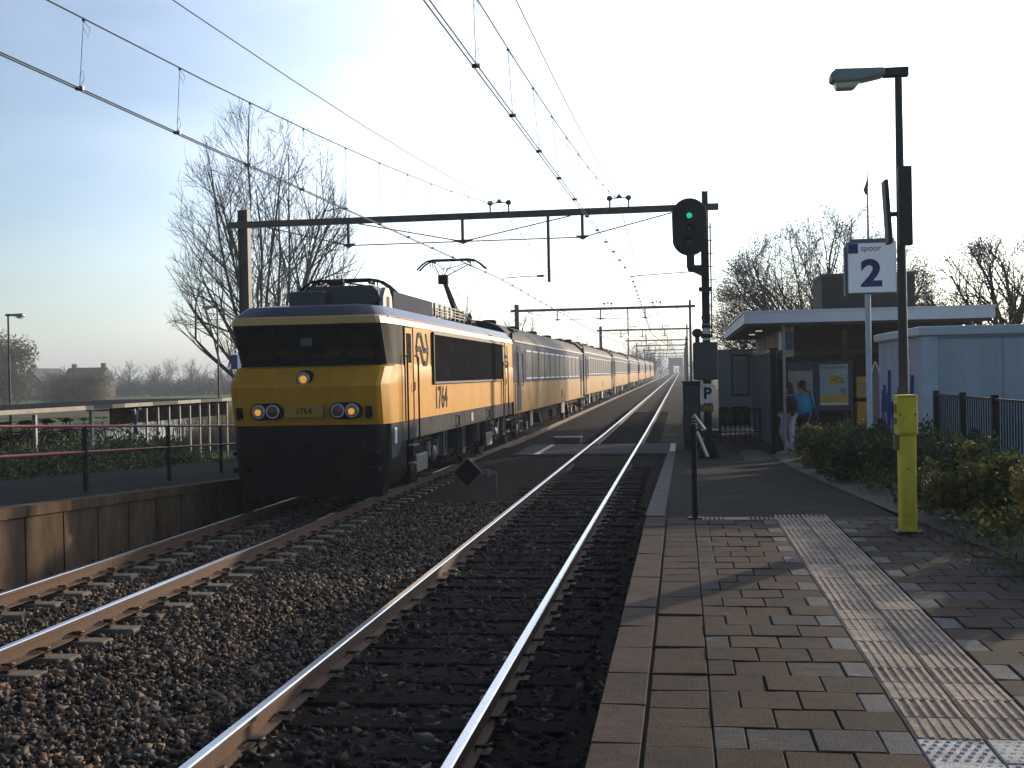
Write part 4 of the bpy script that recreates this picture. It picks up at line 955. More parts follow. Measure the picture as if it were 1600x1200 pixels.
# diamond board
t = thing('diamond_board', (-4.2, 23.05, -.2), 'black diamond board with pale rim on a short arm low between the tracks', 'sign')
d_ = .315
MB().prism([(-4.21 - d_, .31), (-4.21, .31 - d_), (-4.21 + d_, .31), (-4.21, .31 + d_)], 'y', 23.0, 23.025).build('rim', mat('diamond_rim', (.17, .17, .17), rough=.6), t)
d_ = .268
MB().prism([(-4.21 - d_, .31), (-4.21, .31 - d_), (-4.21 + d_, .31), (-4.21, .31 + d_)], 'y', 22.992, 22.999).build('board', LBLACK, t)
MB().bar((-4.1, 23.06, .27), (-3.72, 23.4, .27), .05, .05).tube([(-3.86, 23.28, .20), (-3.86, 23.28, .34)], .06, 10).bar((-3.72, 23.4, .27), (-3.72, 23.4, -.25), .06, .06).build('arm', mat('arm_grey', (.16, .15, .14), rough=.6), t, bevel=.005)
# low slab box between the tracks
t = thing('cable_trough_lid', (-4.1, 42.2, -.25), 'low grey concrete block lying between the tracks beyond the crossing', 'block')
MB().box((-4.55, 42.0, -.25), (-3.6, 42.7, -.08)).build('block', CONC, t, bevel=.03)
MB().box((-4.58, 41.97, -.08), (-3.57, 42.73, -.02)).build('lid', mat('lid_grey', (.25, .24, .22), rough=.8), t, bevel=.02)

# ================================================================ STATION
FASC = mat('fascia_blue_grey', (.64, .70, .80), rough=.5, var=.08, scale=1.5)
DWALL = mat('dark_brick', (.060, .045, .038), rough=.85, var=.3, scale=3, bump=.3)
PALE = mat('pale_wall', (.42, .39, .33), rough=.8, var=.12, scale=1)
st = thing('station_building', (4.9, 36, 0), 'low dark station building with wide flat canopy roof and pale side wall', 'station')
rf = MB().box((1.53, 29.5, 3.36), (7.38, 43.2, 3.62)).build('roof', FASC, st)
MB().box((1.50, 29.46, 3.62), (7.41, 43.23, 3.665)).build('roof_trim', mat('roof_trim', (.60, .68, .78), rough=.5), rf)
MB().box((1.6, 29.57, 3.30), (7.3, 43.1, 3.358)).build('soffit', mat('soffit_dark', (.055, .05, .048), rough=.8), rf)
for x, y in ((2.1, 33), (2.1, 36.2)): MB().lathe([(.09, 3.27), (.09, 3.30)], (x, y, 0), 12).build('downlight', mat('downlight', (.9, .85, .7), emit=.45, var=0.), rf)
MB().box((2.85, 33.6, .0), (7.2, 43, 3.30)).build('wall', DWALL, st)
MB().box((2.62, 30.8, 2.55), (2.82, 43, 3.30)).build('side_wall', PALE, st)
for yy in (34.2, 38.2): MB().box((2.61, yy, 2.55), (2.618, yy + .05, 3.30)).build('wall_joint', DWALL, st)
MB().box((3.0, 33.5, 2.62), (7.1, 33.598, 2.72)).box((4.35, 33.45, .0), (4.5, 33.595, 3.30)).box((6.15, 33.45, 0), (6.33, 33.595, 3.3)).build('frame_strip', mat('strip_grey', (.10, .09, .085), rough=.7), st)
MB().box((5.4, 33.55, 0), (6.2, 33.598, 2.1)).build('entrance', GLASSD, st)
MB().tube([(2.48, 29.75, .13), (2.48, 29.75, 3.36)], .04, 10).lathe([(.22, .13), (.22, .19), (.05, .24)], (2.48, 29.75, 0), 14).build('canopy_post', mat('post_grey', (.24, .25, .26), rough=.5), st, smooth=True)
MB().tube([(6.9, 29.75, 0), (6.9, 29.75, 3.36)], .04, 10).build('canopy_post', mat('post_grey', (.24, .25, .26), rough=.5), st, smooth=True)
ch = MB().box((3.9, 34, 3.66), (6.4, 36.2, 4.78)).build('roof_house', DWALL, st)
MB().box((3.86, 33.96, 4.78), (6.44, 36.24, 4.86)).build('roof_house_trim', mat('trim_brown', (.09, .075, .068), rough=.7), ch)
MB().box((6.85, 38.0, 3.66), (7.3, 38.4, 4.02)).build('roof_unit', SB, st)
# glazed wind screen
GRP = mat('screen_panel', (.32, .35, .40), rough=.5, var=.12, scale=1); FRM = mat('screen_frame', (.12, .125, .14), rough=.5)
PUR = mat('frame_purple', (.035, .03, .075), rough=.5)
t = thing('wind_screen', (1.8, 41, 0), 'grey ribbed wind screen with purple framed window beside the canopy', 'screen')
MB().box((1.22, 41.0, .28), (2.34, 41.06, 2.95)).build('end_panel', GRP, t)
wn = MB().box((1.66, 40.965, 1.35), (2.30, 40.998, 2.78)).build('window', PUR, t)
MB().box((1.74, 40.955, 1.43), (2.22, 40.963, 2.70)).build('pane', mat('pane_grey', (.20, .23, .25), rough=.12), wn)
MB().box((1.26, 40.96, .36), (2.24, 40.997, 1.0)).build('pane', GLASSD, t)
f_ = MB()
for zz in (.28, 1.06, 1.22, 2.90): f_.box((1.22, 40.95, zz), (2.34, 40.954, zz + .05))
for xx in (1.22, 1.58, 2.30): f_.box((xx, 40.944, .28), (xx + .05, 40.949, 2.95))
f_.build('frame', mat('frame_pale', (.30, .31, .33), rough=.5), t)
MB().box((2.36, 31.0, .2), (2.41, 40.99, 2.70)).build('side_panel', GRP, t)
f_ = MB(); y = 31.1
while y < 40.9: f_.box((2.335, y, .22), (2.359, y + .06, 2.68)); y += .42
f_.box((2.33, 31.0, 2.70), (2.43, 40.99, 2.76)); f_.build('ribs', FRM, t)
t = thing('low_fence', (1.9, 38, 0), 'dark low railing in front of the grey wind screen', 'railing')
f_ = MB().box((1.1, 36.4, 1.02), (2.3, 36.44, 1.07)).box((1.1, 36.4, .35), (2.3, 36.44, .39))
for k in range(9): f_.box((1.12 + .145*k, 36.41, .05), (1.15 + .145*k, 36.43, 1.02))
f_.build('bars', DARK, t)
for xx in (1.08, 2.28): MB().box((xx, 36.39, .04), (xx + .05, 36.45, 1.10)).build('post', DARK, t)
t = thing('square_post', (2.25, 30.1, .1), 'thick black square post to the left of the two people', 'post')
MB().box((2.17, 30.02, .10), (2.33, 30.18, 2.72)).build('post', LBLACK, t, bevel=.008)
MB().box((2.14, 29.99, 2.72), (2.36, 30.21, 2.76)).build('cap', LBLACK, t)
# hanging direction sign
t = thing('hanging_sign', (2.6, 30.6, 2.75), 'small white, red and blue sign hanging at the canopy edge', 'sign')
for x0, x1, m_, nm in ((2.44, 2.50, WHITE, 'white_panel'), (2.502, 2.56, mat('sign_red', (.20, .015, .03), rough=.5), 'red_panel'), (2.562, 2.78, SB, 'blue_panel')):
    MB().box((x0, 30.55, 2.72), (x1, 30.62, 3.16)).build(nm, m_, t)
MB().box((2.5, 30.57, 3.16), (2.53, 30.60, 3.30)).box((2.7, 30.57, 3.16), (2.73, 30.60, 3.30)).build('hanger', DARK, t)
# poster board
FB = mat('frame_blue', (.018, .028, .11), rough=.45)
t = thing('poster_board', (3.7, 33, 0), 'blue framed board with a map and a pale poster with yellow bottom band', 'notice board')
fr = MB().box((2.72, 32.98, 1.08), (3.57, 33.06, 2.44)).box((3.575, 32.98, 1.08), (4.56, 33.06, 2.44)).build('frame', FB, t, bevel=.01)
MB().box((3.6, 33.0, .05), (3.66, 33.05, 1.08)).box((4.5, 33.0, .05), (4.56, 33.05, 1.08)).box((2.75, 33.0, .05), (2.81, 33.05, 1.08)).build('leg', FB, t)
mp_ = MB().box((2.86, 32.97, 1.26), (3.50, 32.979, 2.18)).build('map_sheet', mat('map_paper', (.42, .43, .43), rough=.6), t)
MB().box((2.86, 32.97, 2.22), (3.50, 32.979, 2.36)).build('heading_strip', mat('heading_blue', (.05, .06, .14), rough=.5), t)
ml = MB(); rg2 = random.Random(3)
for k in range(7):
    p0 = (rg2.uniform(2.9, 3.4), 32.966, rg2.uniform(1.4, 2.12)); ml.bar(p0, (p0[0] + rg2.uniform(-.12, .12), 32.966, p0[2] + rg2.uniform(-.1, .1)), .004, .012, up=(0, 1, 0))
for zz in (1.62, 1.78): ml.box((3.3, 32.964, zz), (3.47, 32.968, zz + .02))
ml.build('map_lines', mat('map_ink', (.10, .07, .12), rough=.6), mp_)
po = MB().box((3.69, 32.97, 1.24), (4.43, 32.979, 2.34)).build('poster', mat('poster_cyan', (.36, .50, .55), rough=.5, var=.1, scale=1), t)
MB().box((3.69, 32.962, 1.30), (4.43, 32.968, 1.52)).build('yellow_band', mat('poster_yellow', (.62, .40, .04), rough=.5), po)
MB().box((3.69, 32.962, 1.241), (4.43, 32.968, 1.297)).build('white_band', WHITE, po)
MB().prism([(3.92, 1.93), (3.96, 1.80), (4.08, 1.76), (4.22, 1.84), (4.26, 1.92), (4.18, 2.02), (4.02, 2.06)], 'y', 32.962, 32.968).build('yellow_shape', mat('poster_yellow', (.62, .40, .04), rough=.5), po)
MB().tube([(4.0, 32.96, 1.90), (4.10, 32.96, 1.95), (4.20, 32.96, 1.99), (4.27, 32.96, 1.93), (4.30, 32.96, 1.85)], .012, 5).tube([(4.05, 32.96, 1.92), (4.20, 32.96, 1.86), (4.34, 32.96, 1.84)], .010, 5).build('dark_stroke', mat('map_ink', (.10, .07, .12), rough=.6), po)
MB().lathe([(.085, 32.960 - 33), (.085, 32.966 - 33)], (4.30, 33, 1.62), 16, axis='y').build('round_badge', mat('badge_grey', (.22, .24, .3), rough=.5), po)
tl_ = MB()
for k in range(9): tl_.box((3.74 + .07*k, 32.962, 2.22), (3.74 + .07*k + (.05 if k % 3 else .03), 32.968, 2.28))
tl_.build('heading_marks', mat('poster_teal', (.10, .24, .26), rough=.5), po)
# ticket machine
t = thing('ticket_machine', (4.85, 33, 0), 'yellow ticket machine with dark middle band beside the poster board', 'ticket machine')
TY = mat('machine_yellow', (.50, .30, .015), rough=.5, var=.12)
MB().box((4.63, 32.85, .1), (5.08, 33.3, 1.32)).box((4.63, 32.85, 1.42), (5.08, 33.3, 2.0)).build('cabinet', TY, t, bevel=.02)
MB().box((4.61, 32.83, 1.325), (5.10, 33.3, 1.415)).build('shelf', LBLACK, t)
MB().box((4.72, 32.84, 1.55), (4.99, 32.849, 1.85)).build('screen', GLASSD, t)
# pointed blue board
t = thing('pointed_board', (4.06, 26, 0), 'narrow blue board with pointed top and white rim next to the sign pole', 'sign')
ov = [(4.06 + .11*math.sin(math.pi * (1 - k / 12) * .5) , 2.0 + .36 * (k / 12)) for k in range(13)]
ov = [(3.95, .3), (4.17, .3)] + ov + [(4.06 - .11*math.sin(math.pi * (1 - k / 12) * .5), 2.0 + .36 * (k / 12)) for k in range(11, -1, -1)]
MB().prism(ov, 'y', 26.0, 26.04).build('rim', mat('rim_white', (.45, .46, .5), rough=.5), t)
MB().prism([(4.06 + (x - 4.06) * .72, z - .03 if z > .5 else z) for x, z in ov], 'y', 25.99, 25.999).build('board', PUR, t)
# flag pole
t = thing('antenna_mast', (5.79, 38, 3.66), 'thin mast with small furled flag on the station roof behind the 2 sign', 'mast')
MB().tube([(5.79, 38, 3.62), (5.79, 38, 6.5), (5.79, 38, 8.35)], [.05, .035, .018], 8).build('pole', mat('mast_grey', (.22, .2, .21), rough=.5), t)
MB().tube([(5.80, 38, 8.05), (5.78, 38, 7.9), (5.72, 38, 7.72), (5.75, 38, 7.58)], [.02, .05, .06, .02], 7).build('flag', mat('flag_dark', (.14, .08, .09), rough=.8), t)
# pale hut
HUT = mat('hut_blue_grey', (.46, .52, .58), rough=.8, var=.16, scale=2.2, bump=.2, bscale=25, streak=(1.5, 1.5, .25), spec=.2)
t = thing('relay_hut', (6.3, 22, 0), 'pale blue grey windowless hut with graffiti on its end wall, behind the railing', 'hut')
MB().box((3.88, 20.0, 0), (9.2, 24.4, 2.72)).build('walls', HUT, t)
MB().box((3.80, 19.92, 2.72), (9.28, 24.5, 2.87)).build('roof', mat('hut_roof', (.58, .62, .68), rough=.6, var=.1), t, bevel=.02)
MB().box((3.86, 19.985, .4), (4.10, 19.998, 2.70)).build('corner_strip', mat('hut_corner', (.50, .57, .66), rough=.6), t)
jn = MB()
for xx in (5.1, 6.35, 7.6, 8.85): jn.box((xx, 19.992, .1), (xx + .012, 19.999, 2.71))
jn.box((3.9, 19.99, 2.66), (9.19, 19.9985, 2.70)); jn.build('panel_joint', mat('hut_joint', (.26, .31, .36), rough=.8), t)
gf = MB(); rg = random.Random(5)
for k in range(9):
    y0 = 20.8 + k * .36; pts = [(3.872, y0 + rg.uniform(-.1, .1), 1.9 + rg.uniform(-.3, .35)), (3.872, y0 + .2, 1.2 + rg.uniform(-.2, .2)), (3.872, y0 + rg.uniform(.1, .4), 1.7 + rg.uniform(-.2, .2))]
    for p, q in zip(pts, pts[1:]): gf.bar(p, q, .006, .10, up=(1, 0, 0))
gf.build('graffiti', mat('graffiti_blue', (.05, .10, .34), rough=.5), t)
gf = MB()
for k in range(6):
    y0 = 21 + k * .5; gf.bar((3.868, y0, 1.0 + rg.uniform(-.3, .2)), (3.868, y0 + .3, 1.3 + rg.uniform(-.3, .2)), .006, .10, up=(1, 0, 0))
gf.build('graffiti', mat('graffiti_violet', (.22, .12, .25), rough=.5), t)
MB().box((6.8, 19.985, 2.15), (6.9, 19.999, 2.24)).box((6.2, 19.985, 1.85), (6.24, 19.999, 1.9)).box((6.4, 19.985, 1.70), (6.43, 19.999, 1.74)).build('stain', mat('hut_stain', (.07, .08, .09), rough=.8), t)
# railing by the planting
t = thing('bar_railing', (3.78, 15.5, .6), 'dark upright bar railing in front of the pale hut, above the shrubs', 'railing')
fx = lambda y: 3.78 + .012 * (15 - y)
zf_ = lambda y: plat_r(y) - 0.0
for yy in (13.6, 15.2, 16.8, 18.4): MB().box((fx(yy) - .04, yy - .04, .35), (fx(yy) + .04, yy + .04, 1.86)).build('post', DARK, t, bevel=.005)
r_ = MB(); r_.bar((fx(11), 11, 1.80), (fx(18.4), 18.4, 1.80), .04, .03); r_.bar((fx(11), 11, .80), (fx(18.4), 18.4, .72), .035, .03); r_.build('rail', DARK, t)
r_ = MB(); y = 11.0
while y < 18.4: r_.bar((fx(y), y, .74), (fx(y), y, 1.79), .016, .016); y += .115
o_ = r_.build('bars', DARK, t)

# ================================================================ LEFT SIDE: railing, shelter, lamps
t = thing('red_railing', (-9.4, 20, .5), 'long two bar red railing with dark posts along the left platform path', 'railing')
rx = lambda y: -9.13 - .09 * (y - 17.2)
rz = lambda y: plat_l(y)
ysr = [2, 6, 9.9, 13.5, 17.2, 20.95, 24.2, 27.5, 31]
for yy in ysr: MB().box((rx(yy) - .028, yy - .028, rz(yy) - .05), (rx(yy) + .028, yy + .028, rz(yy) + 1.02)).build('post', DARK, t)
for h_ in (.98, .58):
    MB().tube([(rx(yy), yy - .0, rz(yy) + h_ + .03) for yy in ysr], .022, 8).build('rail', RED, t, smooth=True)
# bicycle shelter
SR = mat('shelter_roof', (.030, .028, .032), rough=1, var=.25, scale=1, spec=.02); SF = mat('shelter_fascia', (.36, .33, .26), rough=.7, var=.25, scale=2)
t = thing('bicycle_shelter', (-20.8, 38, -1), 'long low bicycle shelter with flat dark roof and pale fascia behind the hedge', 'shelter')
MB().box((-23.6, 20, 1.40), (-18.3, 47.2, 1.52)).build('roof', SR, t)
fs = MB(); y = 20.0; k = 0
while y < 47:
    y1 = min(47.2, y + (5.0 if y < 34 else 2.1)); dk = 1 if (y > 34 and k % 2) else 0
    fs.box((-18.295, y, 1.40), (-18.25, y1 - .01, 1.525), dk); y = y1; k += 1
fs.build('fascia', [SF, mat('fascia_worn', (.08, .075, .06), rough=.8)], t)
WPOST = mat('shelter_post', (.38, .36, .34), rough=.5)
for yy in [22 + 3.3 * i for i in range(5)]: MB().box((-18.5, yy - .05, -1), (-18.4, yy + .05, 1.34)).build('post', WPOST, t)
for i in range(10):
    yy = 38.2 + .92 * i
    MB().box((-18.5, yy - .035, -1), (-18.43, yy + .035, 1.32)).bar((-18.465, yy, 1.28), (-20.2, yy, 1.28), .05, .05).build('post', WPOST, t)
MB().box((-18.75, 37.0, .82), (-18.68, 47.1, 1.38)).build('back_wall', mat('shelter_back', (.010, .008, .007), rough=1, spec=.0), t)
# upper tier rack
t = thing('bicycle_rack', (-19.5, 29, 0), 'raised two tier bicycle rack under the shelter roof', 'rack')
MB().bar((-20.2, 21, .0), (-20.2, 37, .0), .06, .06).bar((-18.9, 21, .0), (-18.9, 37, .0), .06, .06).build('rail', DARK, t)
for yy in (21.2, 25, 29, 33, 36.8): MB().bar((-18.9, yy, -1), (-18.9, yy, .03), .06, .06).bar((-20.2, yy, -1), (-20.2, yy, .03), .06, .06).build('leg', DARK, t)
# bicycles in the shelter
BK = [mat('bike_black', (.012, .012, .013), rough=.8, spec=.1), mat('bike_red', (.06, .012, .012), rough=.8, spec=.1), mat('bike_green', (.012, .03, .028), rough=.8, spec=.1)]
def bike(x, y, m_):
    t = thing('bicycle', (x, y, .03), 'dark parked bicycle on the raised rack under the shelter roof', 'bicycle', 'bicycles parked in the shelter')
    z = .03
    for xx in (-.53, .53):
        b = MB(); b.tube([(x + xx + .34*math.cos(a), y, z + .34 + .34*math.sin(a)) for a in [i*math.pi/9 for i in range(19)]], .022, 5, caps=False)
        for i in range(6): b.bar((x + xx, y, z + .34), (x + xx + .33*math.cos(i*1.05), y, z + .34 + .33*math.sin(i*1.05)), .005, .005)
        b.build('wheel', BK[0], t)
    f = MB(); f.tube([(x - .53, y, z + .34), (x - .12, y, z + .30), (x + .40, y, z + .78), (x - .25, y, z + .82), (x - .12, y, z + .30)], .018, 6).tube([(x - .53, y, z + .34), (x - .25, y, z + .82)], .012, 5).tube([(x + .53, y, z + .34), (x + .38, y, z + .92)], .018, 6).tube([(x - .25, y, z + .8), (x - .28, y, z + .98)], .014, 5)
    f.build('frame', m_, t)
    MB().tube([(x + .25, y - .28, z + 1.06), (x + .40, y - .22, z + 1.05), (x + .38, y, z + 1.0), (x + .40, y + .22, z + 1.05), (x + .25, y + .28, z + 1.06)], .014, 6).build('handlebar', BK[0], t)
    MB().blob((x - .29, y, z + 1.0), (.14, .09, .05), 8).build('saddle', BK[0], t)
    MB().box((x - .85, y - .05, z + .33), (x - .80, y + .05, z + .42)).build('reflector', WHITE, t)
    return t
bks = [bike(-19.3, 24.0, m_) for m_ in BK]
bkk = [[o for o in bpy.data.objects if o.parent == bb] for bb in bks]
bks[1].location.y += .7; bks[2].location.y += 1.4
for i in range(38):
    j = i % 3; copy_fast(bks[j], bkk[j], (-19.3 - .15 * (i % 2) - (1.15 if i > 18 else 0), 26.1 + .6 * (i % 19) + rng.uniform(-.1, .1), .03), rz=rng.uniform(-.12, .12))
lamp(-19.15, 47.4, -1, 5.36, -1, 'lamp post at the end of the bicycle shelter, left of the bare tree')
lamp(-24.2, 40.2, -1, 4.80, 1, 'lamp post at the far left edge, head pointing right', 1.0)
# tilted panel post at the hedge
t = thing('marker_post', (-13.0, 26, -.2), 'slim pale post with a dark tilted panel standing in the hedge', 'post')
MB().tube([(-13.35, 26, -.1), (-13.05, 26, 1.55)], .03, 8).blob((-13.0, 26, 1.57), .04, 8).build('post', GALV, t)
MB().add([(-13.14,25.97,.95),(-13.05,25.97,.92),(-13.12,25.97,1.52),(-13.21,25.97,1.53),(-13.14,26.03,.95),(-13.05,26.03,.92),(-13.12,26.03,1.52),(-13.21,26.03,1.53)], [(0,1,2,3),(4,7,6,5),(0,4,5,1),(1,5,6,2),(2,6,7,3),(3,7,4,0)]).build('panel', PUR, t)
t.location = Vector(t.location) + Vector((-1.2, 3.7, -.06))

# ================================================================ PLANTS
def leafmesh(name, centers, n, size, mats, parent=None, org=None, seed=0, squash=1., kind=None, shell=.55):
    # leaves spread through lobes: centers = [(x,y,z,rx,ry,rz)]
    r = np.random.default_rng(seed); C = np.array(centers, float)
    wgt = C[:, 3] * C[:, 4] * C[:, 5]; wgt = wgt ** .75; idx = r.choice(len(C), n, p=wgt / wgt.sum())
    d = r.normal(size=(n, 3)); d /= np.linalg.norm(d, axis=1, keepdims=True)
    rad = shell + (1.08 - shell) * r.random((n, 1)) ** .7
    bumpy = 1 + .16 * np.sin(d[:, :1] * 7 + idx[:, None]) * np.cos(d[:, 1:2] * 6 + idx[:, None] * 2)
    P = C[idx, :3] + d * rad * bumpy * C[idx, 3:]
    S = size * r.uniform(.55, 1.35, (n, 1))
    a = r.normal(size=(n, 3)); a /= np.linalg.norm(a, axis=1, keepdims=True)
    bvec = np.cross(a, r.normal(size=(n, 3))); bvec /= np.linalg.norm(bvec, axis=1, keepdims=True)
    V = np.stack([P - a * S, P + bvec * S * .55, P + a * S, P - bvec * S * .55], 1)
    o0 = worg(parent) if parent else Vector(org)
    V = V - np.array(o0)[None, None]
    me = bpy.data.meshes.new(name)
    me.vertices.add(n * 4); me.vertices.foreach_set('co', V.reshape(-1)); me.loops.add(n * 4); me.loops.foreach_set('vertex_index', np.arange(n * 4, dtype=np.int32))
    me.polygons.add(n); me.polygons.foreach_set('loop_start', np.arange(0, n * 4, 4, dtype=np.int32))
    for m_ in mats: me.materials.append(m_)
    me.polygons.foreach_set('material_index', r.integers(0, len(mats), n).astype(np.int32)); me.update(calc_edges=True)
    o = bpy.data.objects.new(name, me); COL.objects.link(o)
    if parent: o.parent = parent
    else: o.location = o0
    _org[o.name] = o0
    return o
LF1 = leaf_mat('leaf_green', (.095, .118, .036)); LF2 = leaf_mat('leaf_olive', (.21, .185, .045)); LF3 = leaf_mat('leaf_dark', (.05, .08, .026)); LF4 = leaf_mat('leaf_tan', (.30, .22, .07))
TW = mat('twig', (.05, .038, .028), rough=.9, var=.3)
def shrub(x, y, zg, r_, h, seed, label, mats, n, size):
    t = thing('shrub', (x, y, zg), label, 'shrub', 'shrubs beside the platform')
    q = random.Random(seed); lobes = []; h = h * .88
    for k in range(9):
        a = q.uniform(0, 6.28); d = q.uniform(.1, .75) * r_
        rr = q.uniform(.32, .5) * r_; hh = q.uniform(.45, .95) * h
        lobes.append((x + d*math.cos(a), y + d*math.sin(a)*1.25, zg + max(.18, hh - rr*.6), rr, rr*1.2, min(rr*.8, h*.45)))
    for k in range(16):
        a = q.uniform(0, 6.28); d = q.uniform(.2, 1.0) * r_
        lobes.append((x + d*math.cos(a), y + d*math.sin(a)*1.25, zg + h * q.uniform(.75, 1.12) - .25 * h * d / r_, .10, .10, .16))
    leafmesh('foliage', lobes, n, size, mats, t, seed=seed, shell=.25)
    tw = MB()
    for k in range(14):
        a = q.uniform(0, 6.28); d = q.uniform(.3, 1.0) * r_
        tw.tube([(x, y, zg), (x + d*.5*math.cos(a), y + d*.5*math.sin(a), zg + h*.5), (x + d*math.cos(a), y + d*1.2*math.sin(a), zg + h*q.uniform(.6, 1.05))], [.016, .011, .004], 5)
    tw.build('stems', TW, t)
    return t
shr = [(2.95, 9.3, .45, .62, 'olive shrub at the lower right corner, in front of the others', (LF2, LF1, LF4), 9000, .030),
       (3.35, 10.6, .6, .72, 'yellowish shrub to the right of the yellow column', (LF2, LF2, LF4), 9000, .032),
       (2.85, 12.0, .55, .70, 'dark green shrub just behind the yellow column', (LF1, LF3, LF2), 8000, .034),
       (4.4, 9.9, .9, .8, 'tall green shrub at the right edge below the railing', (LF1, LF3, LF1), 8000, .038),
       (3.2, 13.8, .75, .78, 'green shrub at the near end of the bar railing', (LF1, LF3, LF3), 8000, .040),
       (3.05, 15.9, .85, .88, 'leafy dark shrub under the pale hut corner', (LF3, LF1, LF3), 8000, .042),
       (2.85, 18.0, .8, .85, 'dark shrub at the base of the number 2 sign pole', (LF3, LF1, LF3), 8000, .042),
       (2.75, 20.3, .75, .85, 'green shrub between the sign pole and the poster board', (LF1, LF3, LF2), 7000, .042),
       (2.7, 22.6, .7, .82, 'yellow tipped shrub in front of the poster board', (LF2, LF1, LF4), 7000, .042),
       (2.75, 25.0, .65, .75, 'low shrub near the feet of the two people', (LF1, LF3, LF2), 6000, .042),
       (3.6, 23.8, .9, .95, 'broad dark shrub in front of the ticket machine', (LF3, LF1, LF3), 7000, .045)]
for i, (x, y, r_, h, lab, ms, n, s_) in enumerate(shr): shrub(x, y, plat_r(y) - .02, r_, h, 40 + i, lab, ms, int(n * 1.6), s_ * .76)
tag(leafmesh('ground_cover', [(2.75 + (k % 3) * .45, 9 + k * .55, plat_r(9 + k*.55) + .12, .5, .6, .2) for k in range(34)], 22000, .032, (LF1, LF2, LF3), org=(2.75, 12, .6), seed=77, shell=.1), 'low leafy ground cover along the platform border', 'ground cover', kind='stuff')
# left hedge
q = random.Random(9); lobes = []
for k in range(70):
    yy = 12 + k * .30 + q.uniform(-.2, .2); xx = -14.1 - q.uniform(0, 1.2)
    lobes.append((xx, yy, .17 + q.uniform(-.15, .28) - .006 * max(0, yy - 16), .62, .55, q.uniform(.5, .72)))
for k in range(40): lobes.append((-13.45 - q.uniform(0, .3), 13 + k * .5, -.1, .35, .5, .4))
t = thing('hedge', (-14.3, 22, 0), 'long dark clipped hedge behind the red railing', 'hedge')
leafmesh('foliage', lobes, 42000, .06, (LF3, LF1, LF3, LF2), t, seed=10, shell=.3)
hb_ = MB()
for k in range(60): hb_.tube([(-14.5 + q.uniform(-.3, .3), 12 + k*.36, -.6), (-14.5 + q.uniform(-.5, .5), 12 + k*.36, .55)], .02, 4)
hb_.build('stems', TW, t)

# trees
BARK = mat('bark', (.040, .032, .028), rough=.95, var=.3, scale=4, bump=.4)
def tree_mesh(q, trunk_h, spread, height, r0, stems, depth, upward=.35, twigr=.006, dens=1.0, fine=1.0, env=None):
    fk = fine
    big = MB(); fine = MB(); tips = []
    def grow(p, d, ln, r, lv):
        n = 7 if lv < 2 else 3
        pts = [p.copy()]; dd = d.copy(); rr = [r]
        for i in range(n):
            dd = (dd + Vector((q.gauss(0, .10), q.gauss(0, .10), q.gauss(0, .06) + upward * .16))).normalized()
            npt = pts[-1] + dd * (ln / n)
            if env:
                ez = npt.z - env[0]; eq = (npt.x ** 2 + npt.y ** 2) / env[1] ** 2 + (ez / env[2 if ez > 0 else 3]) ** 2
                if eq > q.uniform(.82, 1.08) and lv > 0:
                    if i == 0: tips.append(pts[-1]); return
                    rr[-1] = twigr * .6; break
            pts.append(npt); rr.append(max(twigr * .6, r * (1 - .72 * (i + 1) / n)))
        (big if lv < 2 else fine).tube(pts, rr, 6 if lv < 2 else (4 if lv < 3 else 3), caps=False)
        if lv >= depth: tips.append(pts[-1]); return
        n = len(pts) - 1
        if n < 1: return
        k = max(2, int((q.randint(4, 6) if lv < 2 else q.randint(3, 5)) * dens))
        for i in range(k):
            f = .28 + .72 * (i + q.random() * .8) / k; f = min(f, .99)
            j = min(int(f * n), n - 1); s = f * n - j
            pp = pts[j].lerp(pts[j + 1], s); dl = (pts[j + 1] - pts[j]).normalized()
            az = q.uniform(0, 6.283); side = dl.orthogonal().normalized(); side.rotate(Matrix.Rotation(az, 3, dl))
            an = R(q.uniform(22, 48)); nd = dl * math.cos(an) + side * math.sin(an)
            grow(pp, nd, ln * q.uniform(.40, .58) * (1.15 - .45 * f) * fk, max(twigr, rr[j] * .55), lv + 1)
        tips.append(pts[-1])
    base = Vector((0, 0, 0)); top = Vector((q.gauss(0, .1), q.gauss(0, .1), trunk_h))
    big.tube([base, base.lerp(top, .15), top.lerp(base, .4), top], [r0 * 1.5, r0 * 1.1, r0, r0 * .85], 10)
    for i in range(stems):
        a = 6.283 * (i + q.random() * .6) / stems
        if i == 0: tilt = R(q.uniform(2, 8)); ln = (height - trunk_h) * .92
        else: tilt = R(q.uniform(.25, 1.0) * spread); ln = (height - trunk_h) * q.uniform(.62, .88)
        d = Vector((math.sin(tilt) * math.cos(a), math.sin(tilt) * math.sin(a), math.cos(tilt)))
        st_ = top - Vector((0, 0, trunk_h * q.uniform(0, .35)))
        grow(st_, d, ln, r0 * q.uniform(.45, .7), 1)
    return big, fine, tips
def make_tree(name, loc, label, seed, group=None, bark=BARK, leafm=None, nleaf=0, leafsize=.05, cat='tree', **kw):
    q = random.Random(seed); big, fine, tips = tree_mesh(q, **kw)
    t = thing(name, loc, label, cat, group)
    for b_, nm in ((big, 'trunk'), (fine, 'crown')):
        b_.v = [(x + loc[0], y + loc[1], z + loc[2]) for x, y, z in b_.v]
        o = b_.build(nm, bark, t, fix=False)
        o.data.polygons.foreach_set('use_smooth', [True] * len(o.data.polygons))
    if leafm:
        tp = [tuple(p + Vector(loc)) + (.32, .32, .32) for p in tips]
        leafmesh('leaves', tp, nleaf, leafsize, leafm, t, seed=seed, shell=.05)
    return t
